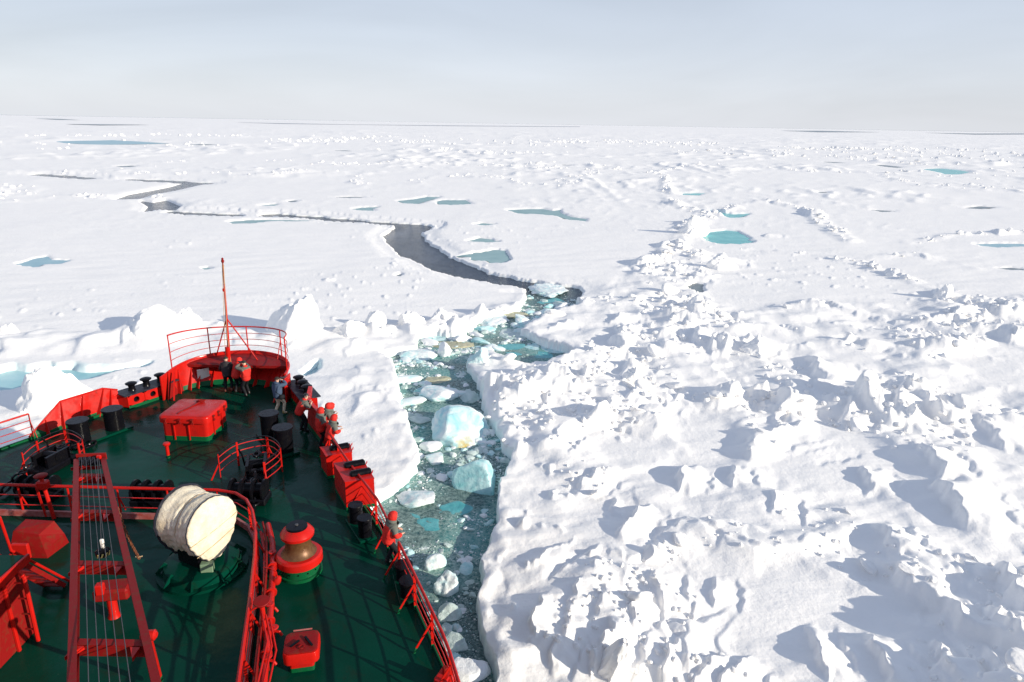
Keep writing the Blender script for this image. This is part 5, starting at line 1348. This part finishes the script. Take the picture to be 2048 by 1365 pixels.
clearp = [px_poly(z_, 0.0) for z_ in ([(800, 1045), (850, 1015), (930, 1010), (945, 1030), (900, 1050), (830, 1062)], [(825, 800), (935, 795), (975, 815), (960, 835), (880, 838), (835, 828)], [(850, 1000), (940, 985), (960, 1005), (900, 1020)], [(1045, 600), (1100, 592), (1140, 600), (1110, 612), (1060, 614)], [(925, 720), (960, 780), (965, 810), (935, 780)])]
poolp = px_poly([(985, 700), (1010, 675), (1060, 668), (1150, 700), (1090, 728), (1020, 725)])
def in_lead(n, ymin, ymax, margin):
    mn, mx2 = leadp.min(0), leadp.max(0); out_ = []
    while len(out_) < n:
        q = np.stack([rng.uniform(mn[0], mx2[0], 8000), rng.uniform(max(mn[1], ymin), min(mx2[1], ymax), 8000)], 1)
        d = sdist(q[:, 0], q[:, 1], leadp, True, pad=1); dh2 = sdist(q[:, 0], q[:, 1], hullp, True, pad=3)
        dens = np.clip(.28 + .85 * fbm(q[:, 0] / 3.6, q[:, 1] / 2.2, 600, 3) + .5 * sstep(24, 15, q[:, 1]) + .35 * sstep(1.6, 0, -d), 0.02, 1)
        dens = dens * (1 - .97 * ((q[:, 1] > 84) & (q[:, 1] < 200))) 
        pz = sdist(q[:, 0], q[:, 1], poolp, True, pad=2)
        for zp in clearp: pz = np.minimum(pz, sdist(q[:, 0], q[:, 1], zp, True, pad=2))
        ok = (d < -margin) & (dh2 > .3) & ((pz > 0) | (rng.uniform(0, 1, 8000) < .06)) & (rng.uniform(0, 1, 8000) < dens)
        out_ += [tuple(p) for p in q[ok]]
    return np.array(out_[:n])
p = in_lead(9000, 10, 92, .05); s = .022 + .09 * rng.power(.30, 9000) * rng.uniform(.3, 1, 9000); s *= np.clip(p[:, 1] / 32, .8, 1.9)
mi = rng.choice([0, 1, 2], 9000, p=[.22, .66, .12])
o = rnd_blocks(9000, 1, np.c_[p, s * .05], s, 0, 700, 'brash_ice', [M_iwhite, M_igrey, M_iteal], mi, ang=30, squash=(.25, .6)); tag(o, 'small brash ice bits and slush filling the broken channel', None, None, 'stuff')
p = in_lead(520, 10, 92, .2); s = rng.uniform(.12, .30, 520); s *= np.clip(p[:, 1] / 34, .8, 1.5)
mi = rng.choice([0, 1, 2], 520, p=[.25, .55, .20])
o = rnd_blocks(520, 2, np.c_[p, -s * .15], s, 0, 720, 'broken_ice', [M_iwhite, M_igrey, M_iteal], mi, ang=25, squash=(.3, .7)); tag(o, 'fist to bucket sized broken ice lumps floating in the channel', None, None, 'stuff')
p = in_lead(42, 11, 88, .5)
chunks = [np_mesh('ice_chunk', chisel(3, 800 + k, 10, .08)[0] * np.array([.58, .42, .24]), ICO[3][1], [[M_iwhite, M_ipale, M_igrey, M_iteal][k % 4]], ang=38) for k in range(12)]
for i in range(42):
    o = bpy.data.objects.new('ice_chunk', chunks[i % 12]); COL.objects.link(o); sc_ = rng.uniform(.6, 1.25) * min(1.7, max(.8, p[i, 1] / 32))
    o.scale = (sc_ * rng.uniform(.8, 1.3), sc_, sc_ * rng.uniform(.7, 1.1)); o.rotation_euler = (rng.uniform(-.2, .2), rng.uniform(-.2, .2), rng.uniform(0, 6.28)); o.location = (p[i, 0], p[i, 1], -.02)
    tag(o, ['white', 'pale blue', 'grey', 'turquoise'][(i % 12) % 4], 'ice chunk', 'loose ice chunks drifting in the channel')
# blocks lying in the rubble: take positions from the roughness field
Ag = A.reshape(NR, NA)
def on_rubble(n, rmin, rmax, amin, pw=1.0):
    out_ = []
    while len(out_) < n:
        q = rng.uniform(0, 1, (6000, 2)); r = rmin * (rmax / rmin) ** q[:, 0]; a = rad(-43) + rad(86) * q[:, 1]
        i = np.clip(np.searchsorted(RR, r), 0, NR - 1); j = np.clip(np.round((a + rad(48)) / rad(96) * (NA - 1)).astype(int), 0, NA - 1)
        aa = Ag[i, j]; hh = Hgrid.reshape(NR, NA)[i, j]
        ok = (aa > amin) & (rng.uniform(0, 1, 6000) < aa ** pw) & (hh > .35)
        out_ += [(r[k] * math.sin(a[k]), r[k] * math.cos(a[k]), hh[k]) for k in np.where(ok)[0]]
    return np.array(out_[:n])
n_ = 1000; p = on_rubble(n_, 20, 130, .6, 2.0); s = rng.uniform(.07, .24, n_) * np.clip(np.hypot(p[:, 0], p[:, 1]) / 45, .7, 2.2); p[:, 2] += s * .1
o = rnd_blocks(n_, 2, p, s, 0, 900, 'ice_rubble', [M_snow], np.zeros(n_), ang=60, squash=(.5, .9)); tag(o, 'small snow-dusted ice lumps strewn over the rubble field', None, None, 'stuff')
n_ = 1500; p = on_rubble(n_, 110, 1000, .3, 1.5); s = .25 + .75 * rng.power(.6, n_); s *= np.clip(np.hypot(p[:, 0], p[:, 1]) / 330, .8, 2.6); p[:, 2] += s * .2
o = rnd_blocks(n_, 1, p, s, 0, 930, 'distant_ice_rubble', [M_snow], np.zeros(n_), ang=40, squash=(.35, .8)); tag(o, 'distant white pressure ridge blocks dotted toward the horizon', None, None, 'stuff')
p = on_rubble(34, 24, 150, .55)
slabs = [np_mesh('tilted_ice_plate', chisel(4, 850 + k, 9, .05, .9)[0] * np.array([.85, .65, .30]), ICO[4][1], [M_snow], ang=45) for k in range(10)]
for i in range(34):
    o = bpy.data.objects.new('tilted_ice_plate', slabs[i % 10]); COL.objects.link(o); dd = math.hypot(p[i, 0], p[i, 1]); sc_ = rng.uniform(.5, 1.1) * min(2.0, max(.7, dd / 55))
    o.scale = (sc_, sc_, sc_ * rng.uniform(.8, 1.3)); o.rotation_euler = (rng.uniform(-.5, .5), rng.uniform(-.75, .75), rng.uniform(0, 6.28)); o.location = (p[i, 0], p[i, 1], p[i, 2] + .05 * sc_)
    tag(o, 'snow-dusted', 'ice slab', 'tilted ice slabs in the rubble field')
# ------------------------------------------------------------------ people
M_skin = mat('skin', (.55, .33, .24), .55)
M_jred = mat('red_parka_cloth', (.62, .03, .022), .7, spec=.2, noise=(5, (.42, .02, .016), .45, .7), bump=(14, .5, .03))
M_jgrey = mat('grey_yoke_cloth', (.12, .125, .11), .8, spec=.2, bump=(14, .4, .02))
M_jblue = mat('slate_blue_jacket', (.055, .085, .14), .75, spec=.2, bump=(12, .5, .03))
M_tblack = mat('black_trousers', (.010, .011, .014), .75, spec=.2, bump=(14, .4, .02))
M_tcream = mat('cream_trousers', (.62, .54, .38), .8, spec=.2, bump=(14, .5, .02))
M_boot = mat('tan_rubber_boots', (.30, .23, .07), .5)
M_bootk = mat('black_boots', (.012, .012, .012), .45)
M_hatk = mat('dark_wool_hat', (.02, .025, .02), .9)
M_cam = mat('camera_body', (.012, .012, .013), .35)
M_jdark = mat('dark_coat', (.018, .016, .020), .75, noise=(6, (.05, .012, .015), .5, .7))
def skin_mesh(verts, edges, radii, root=0, sub=2):
    me = bpy.data.meshes.new('sk'); me.from_pydata([tuple(v) for v in verts], edges, [])
    o = bpy.data.objects.new('sk', me); COL.objects.link(o)
    m = o.modifiers.new('s', 'SKIN'); m.use_smooth_shade = True
    sv = me.skin_vertices[0].data if me.skin_vertices else None
    if sv is None:
        bm = bmesh.new(); bm.from_mesh(me); bm.verts.layers.skin.verify(); bm.to_mesh(me); bm.free(); sv = me.skin_vertices[0].data
    for i, r in enumerate(radii):
        sv[i].radius = (r, r) if isinstance(r, (int, float)) else r; sv[i].use_root = (i == root)
    s_ = o.modifiers.new('d', 'SUBSURF'); s_.levels = sub; s_.render_levels = sub
    dg = bpy.context.evaluated_depsgraph_get(); dg.update()
    res = bpy.data.meshes.new_from_object(o.evaluated_get(dg)); bpy.data.objects.remove(o); return res
def ik(a, b, l1, l2, pole):
    d = b - a; L_ = min(d.length, (l1 + l2) * .995); d = d.normalized(); x = (l1 * l1 - l2 * l2 + L_ * L_) / (2 * L_); h = math.sqrt(max(l1 * l1 - x * x, 0))
    n = (pole - d * pole.dot(d)).normalized(); return a + d * x + n * h, a + d * L_
def person(foot, face_deg, label, lean=0., pose='rail', jacket=None, yoke=None, trousers=None, boots=None, hood=True, hat=None, crouch=0., scale=1.0, bag=False, rail_h=1.08, headturn=0.0, stride=.06):
    jacket = jacket or M_jred; trousers = trousers or M_tblack; boots = boots or M_bootk
    root = empty('person', foot, label, 'person'); root.rotation_euler = (0, 0, rad(face_deg - 90)); root.scale = (scale,) * 3
    def add(me, name, mats, fn=None):
        me.materials.clear()
        for m in mats: me.materials.append(m)
        if fn:
            for p_ in me.polygons: p_.material_index = fn(p_.center)
        me.polygons.foreach_set('use_smooth', [True] * len(me.polygons))
        o = bpy.data.objects.new(name, me); COL.objects.link(o); o.parent = root; me.name = name; return o
    t = V3(0, math.sin(lean), math.cos(lean)); hz = .93 - crouch
    pel = V3(0, -math.sin(lean) * .18, hz); wa = pel + t * .14; ch = pel + t * .33; nb = pel + t * .50; nk = nb + V3(0, math.sin(lean * .8) * .07, .05)
    hc_ = nk + V3(headturn * .03, .02 + .10 * math.sin(lean * .6), .13)
    vs = [pel, wa, ch, nb, nk, hc_, hc_ + V3(0, .005, .075)]; rd = [(.135, .115), (.125, .105), (.155, .12), (.09, .075), .052, .092, .07]; ed = [(0, 1), (1, 2), (2, 3), (3, 4), (4, 5), (5, 6)]
    def chain(st, pts, rs):
        k = st
        for p_, r_ in zip(pts, rs): vs.append(p_); rd.append(r_); ed.append((k, len(vs) - 1)); k = len(vs) - 1
        return k
    legs = []; arms = []
    for s_ in (-1, 1):
        hip = V3(s_ * .095, pel.y, hz - .04); ank = V3(s_ * .13, s_ * stride, .09)
        kn, _ = ik(hip, ank, .44, .44, V3(s_ * .1, 1, 0)); toe = V3(s_ * .16, ank.y + .15, .04)
        legs.append((hip, kn, ank, toe)); chain(0, [hip, kn, ank, toe], [.108, .078, .06, .045])
        sh = nb + V3(s_ * .185, 0, -.03)
        hand = {'rail': V3(s_ * .17, .24 + .26 * math.sin(lean), rail_h), 'camera': hc_ + V3(s_ * .075, .20, -.03), 'down': V3(s_ * .27, .06, hz - .10), 'point': V3(s_ * .12, .26, hz + .18)}[pose]
        el, hand = ik(sh, hand, .30, .27, V3(s_ * .8, -.4, -.8)); arms.append((sh, el, hand))
        wr = hand; dr = (hand - el).normalized(); palm = wr + dr * .06; sd2 = dr.cross(V3(0, 0, 1)); sd2 = sd2.normalized() if sd2.length > .1 else V3(1, 0, 0)
        dn = V3(0, 0, -1) - dr * (V3(0, 0, -1).dot(dr)); dn = dn.normalized() if dn.length > .1 else V3(0, 1, 0)
        k = chain(3, [sh, el, wr, palm], [.062, .042, .028, .032])
        for q, L_ in ((-.026, .068), (-.009, .076), (.009, .072), (.025, .058)):
            b0 = palm + dr * .028 + sd2 * q; chain(k, [b0, b0 + dr * L_ * .5 + dn * .012, b0 + dr * L_ * .72 + dn * .04], [.0095, .009, .008])
        chain(k, [palm - dr * .01 + sd2 * s_ * -.035, palm + dr * .03 + sd2 * s_ * -.055 + dn * .02], [.011, .009])
    me = skin_mesh(vs, ed, rd)
    add(me, 'body', [M_skin, trousers], lambda c: 1 if c.z < hz + .06 and c.z < hz + .06 and not any((V3(*c) - a_[2]).length < .2 for a_ in arms) else 0)
    # jacket: torso and sleeves one size larger, with a flared hem
    hem = pel - t * .16 + V3(0, 0, -.04); JV = [hem, pel + t * .06, ch, nb + t * .0, nk + V3(0, 0, .01)]; JR = [(.24, .20), (.215, .185), (.245, .205), (.18, .15), .10]; JE = [(0, 1), (1, 2), (2, 3), (3, 4)]
    for s_, (sh, el, hd_) in zip((-1, 1), arms):
        b = len(JV); JV += [sh, el, el.lerp(hd_, .92)]; JR += [.108, .088, .072]; JE += [(3, b), (b, b + 1), (b + 1, b + 2)]
    me = skin_mesh(JV, JE, JR, root=2)
    yk = yoke
    add(me, 'jacket', [jacket, yk or jacket], (lambda c: 1 if (V3(*c) - pel).dot(t) > .40 - .1 * abs(c.x) or any((V3(*c) - a_[0].lerp(a_[1], .35)).length < .13 for a_ in arms) else 0) if yk else None)
    # hood or hat, hair, face
    def blob(name, c, r, m, R=None, cut=None, pw=1):
        bm = bmesh.new(); bmesh.ops.create_uvsphere(bm, u_segments=18, v_segments=12, radius=1)
        if cut: bmesh.ops.delete(bm, geom=[v for v in bm.verts if cut(v.co)], context='VERTS')
        for v in bm.verts:
            q = Vector((v.co.x * r[0], v.co.y * r[1], v.co.z * r[2])); v.co = c + (R @ q if R else q)
        mm = bpy.data.meshes.new(name); bm.to_mesh(mm); bm.free(); return add(mm, name, [m])
    hr = Matrix.Rotation(-lean * .7, 3, 'X')
    fc_ = hc_ + V3(0, .02, .03)
    if hood: 
        blob('hood', hc_ + V3(0, -.02, .035), (.142, .158, .160), jacket if not yoke else M_jred, hr, lambda q: q.y > .72 and abs(q.z) < .75)
        blob('hood_collar', nk + V3(0, -.02, .03), (.16, .15, .09), yoke or jacket, hr)
    else:
        blob('hair' if not hat else 'hat', hc_ + V3(0, -.008, .055), (.102, .112, .100), hat or M_hatk, hr, lambda q: q.z < -.25 or (q.y > .75 and q.z < .35))
        blob('collar', nk + V3(0, -.03, .015), (.115, .11, .06), jacket, hr)
    fd = hr @ V3(0, 1, 0); ux = V3(1, 0, 0); uz = hr @ V3(0, 0, 1)
    bm = bmesh.new(); bmesh.ops.create_cone(bm, segments=8, radius1=.018, radius2=.008, depth=.045, cap_ends=True)
    for v in bm.verts: v.co = fc_ + fd * (.092 + .012) + uz * (v.co.z - .012) + ux * v.co.x + fd * (v.co.y - v.co.z * .25)
    mm = bpy.data.meshes.new('nose'); bm.to_mesh(mm); bm.free(); add(mm, 'nose', [M_skin])
    for s_ in (-1, 1):
        blob('eye', fc_ + fd * .088 + ux * s_ * .032 + uz * .015, (.011, .008, .008), M_cam)
        if not hood: blob('ear', fc_ + ux * s_ * .096 - fd * .02, (.012, .02, .03), M_skin)
    blob('mouth', fc_ + fd * .086 - uz * .045, (.022, .007, .006), mat_mouth)
    for (hip, kn, ank, toe) in legs:
        mm = skin_mesh([kn.lerp(ank, .45), ank.lerp(kn, .15), ank + V3(0, -.02, -.02), ank + V3(0, .06, -.045), toe + V3(0, .02, 0)], [(0, 1), (1, 2), (2, 3), (3, 4)], [.062, .056, .060, .05, .045], root=1)
        add(mm, 'boot', [boots])
    if pose == 'camera':
        cpos = hc_ + V3(0, .21, .03)
        bm = bmesh.new(); bmesh.ops.create_cube(bm, size=1)
        for v in bm.verts: v.co = cpos + V3(v.co.x * .14, v.co.y * .07, v.co.z * .09)
        bmesh.ops.create_cone(bm, segments=14, radius1=.036, radius2=.040, depth=.13, matrix=Matrix.Translation(cpos + V3(0, .09, 0)) @ Matrix.Rotation(rad(90), 4, 'X'), cap_ends=True)
        mm = bpy.data.meshes.new('hand_camera'); bm.to_mesh(mm); bm.free(); mm.materials.append(M_cam)
        o = bpy.data.objects.new('hand_camera', mm); COL.objects.link(o); o.location = foot; o.rotation_euler = root.rotation_euler; o.scale = root.scale
        tag(o, 'black camera with lens held up by ' + (bag_txt(label)), 'camera')
    if bag:
        mm = skin_mesh([nb + V3(-.14, .05, .02), nb + V3(-.02, -.17, -.10), wa + V3(.17, -.14, .05), wa + V3(.24, .02, -.12)], [(0, 1), (1, 2), (2, 3)], [.016] * 4, sub=1)
        add(mm, 'strap', [M_tblack]); blob('shoulder_bag', wa + V3(.27, .03, -.18), (.10, .14, .12), M_tblack)
    return root
mat_mouth = mat('lips', (.40, .14, .11), .5)
def bag_txt(l): return 'the person in the ' + ('blue jacket' if 'blue' in l else 'dark wool hat')
def place(u, v, z, face, back): 
    """feet of someone whose head shows at pixel (u, v), head height z above deck, leaning `back` metres ahead of the feet"""
    p = at(u, v, DECK + z); a = rad(face); return V3(p.x - math.cos(a) * back, p.y - math.sin(a) * back, DECK)
person(at(783, 1131, DECK) + V3(-.02, .0, 0), 28, 'lone person in red parka with grey shoulders and red hood at the near starboard rail', .30, 'rail', yoke=M_jgrey, stride=.08)
person(at(559, 829, DECK), 52, 'person in blue jacket, cream trousers and tan boots with shoulder bag near the bow', .06, 'camera', jacket=M_jblue, trousers=M_tcream, boots=M_boot, hood=False, hat=mat('dark_hair', (.02, .012, .008), .8), bag=True, stride=.14)
person(V3(-8.72, 26.15, DECK), 30, 'person in red parka and black cap bending far over the starboard bulwark', .55, 'rail', yoke=M_jgrey, hood=False, hat=M_cam, rail_h=1.25)
person(place(645, 822, 1.62, 40, .12), 40, 'person in shaded red parka with grey shoulders, left behind the hooded group', .12, 'point', yoke=M_jgrey)
person(place(662, 815, 1.52, 30, .30), 30, 'person in red hood leaning out, left of the two heads side by side', .50, 'rail', yoke=M_jgrey, rail_h=1.2)
person(place(672, 814, 1.48, 35, .45), 35, 'person in dark red hood at the far side of the group, mostly hidden', .62, 'rail', yoke=M_jgrey, jacket=M_jred, rail_h=1.2)
person(place(674, 836, 1.60, 28, .26), 28, 'person in long bright red parka and hood, nearest the small roller box', .36, 'rail', yoke=M_jgrey, rail_h=1.15)
person(at(458, 784, DECK), 100, 'person in dark coat standing in shade at the foot of the flagstaff', .20, 'point', jacket=M_jdark, trousers=M_tblack, boots=mat('reddish_boots', (.16, .05, .03), .6), hood=False)
person(at(496, 792, DECK), 150, 'person in red parka and dark wool hat photographing from under the bow shelf', .04, 'camera', yoke=M_jgrey, hood=False, hat=M_hatk)
person(at(478, 786, DECK), 70, 'person in red parka bowed between the flagstaff and the photographer in wool hat', .55, 'point', hood=True)
# red hood collar of the bending man

# ------------------------------------------------------------------ labels for the loose pieces, told by the landmark they lie next to
LM = [('floating_ice', 'the largest floating block', 922, 866), ('floating_ice', 'the smooth turquoise block', 957, 968), ('floating_ice', 'the pale turquoise slab', 875, 790), ('floating_ice', 'the upright white cube', 889, 710),
      ('floating_ice', 'the long whitish slab', 838, 998), ('floating_ice', 'the rounded lump by the rail', 892, 1176), ('floating_ice', 'the bottom-edge floe', 935, 1350), ('floating_ice', 'the farthest basin', 1100, 590), ('floating_ice', 'the cracked turquoise pool', 1060, 700), ('floating_ice', 'the awash turquoise slab', 855, 1035), ('floating_ice', 'the channel narrows', 1022, 640),
      ('ice_hummock', 'the thin upright fin', 1440, 700), ('ice_hummock', 'the broad rounded tooth', 1508, 712), ('ice_hummock', 'the leaning slab by the bank', 1266, 770), ('ice_hummock', 'the rounded white cone at right', 1809, 850), ('ice_hummock', 'the small far pointed cone', 1887, 596), ('ice_hummock', 'the pointed block by the smooth floe', 1328, 525), ('ice_hummock', 'the vivid turquoise pond', 1455, 470), ('ice_hummock', 'the tall thin crest at the bottom', 1225, 1345), ('ice_hummock', 'the block in the bottom right corner', 2015, 1300), ('ice_hummock', 'the large shadowed flat at lower right', 1650, 1210)]
LMP = [(k, n_, at(u, v, .3)) for k, n_, u, v in LM]
for base, kind, noun, verb in (('ice_chunk', 'floating_ice', 'ice chunk', 'floating'), ('tilted_ice_plate', 'ice_hummock', 'ice slab', 'tilted up')):
    obs = [o for o in COL.objects if o.name.split('.')[0] == base]
    rec = {}
    for o in obs:
        _, nm, q = min((l_ for l_ in LMP if l_[0] == kind), key=lambda l_: (l_[2] - o.location).length)
        d = o.location - q; a_ = math.atan2(q.x, q.y); rx_ = d.x * math.cos(a_) - d.y * math.sin(a_); ry_ = d.x * math.sin(a_) + d.y * math.cos(a_)
        side_ = ('right of' if rx_ > 0 else 'left of') if abs(rx_) > abs(ry_) * .6 else ('beyond' if ry_ > 0 else 'in front of')
        rec.setdefault((o['label'], side_, nm), []).append((d.length, o))
    for (tone, side_, nm), lst in rec.items():
        lst.sort(key=lambda t: t[0])
        for i, (_, o) in enumerate(lst):
            ordn = ['nearest', 'second', 'third', 'fourth', 'fifth', 'sixth', 'seventh', 'eighth'][min(i, 7)] if len(lst) > 1 else ''
            o['label'] = ' '.join((ordn + ' ' + tone + ' ' + noun + ' ' + verb + ' ' + side_ + ' ' + nm).split())
GR = {'person': 'people watching from the foredeck', 'mooring_bollard': 'black mooring bollards on the foredeck', 'side_railing': 'red guard rails along the deck edge', 'chain_guard_railing': 'curved guard rails round the anchor chains',
      'chain_stopper': 'black anchor chain gear', 'windlass_drum': 'black windlass drums', 'roller_box': 'red roller boxes at the starboard edge', 'floating_ice': 'ice floating in the broken channel', 'ice_hummock': 'snowy ice hummocks on the pack ice', 'hand_camera': 'cameras held by people'}
for o in list(COL.objects):
    b = o.name.split('.')[0]
    if o.parent is None and b in GR and 'group' not in o: o['group'] = GR[b]
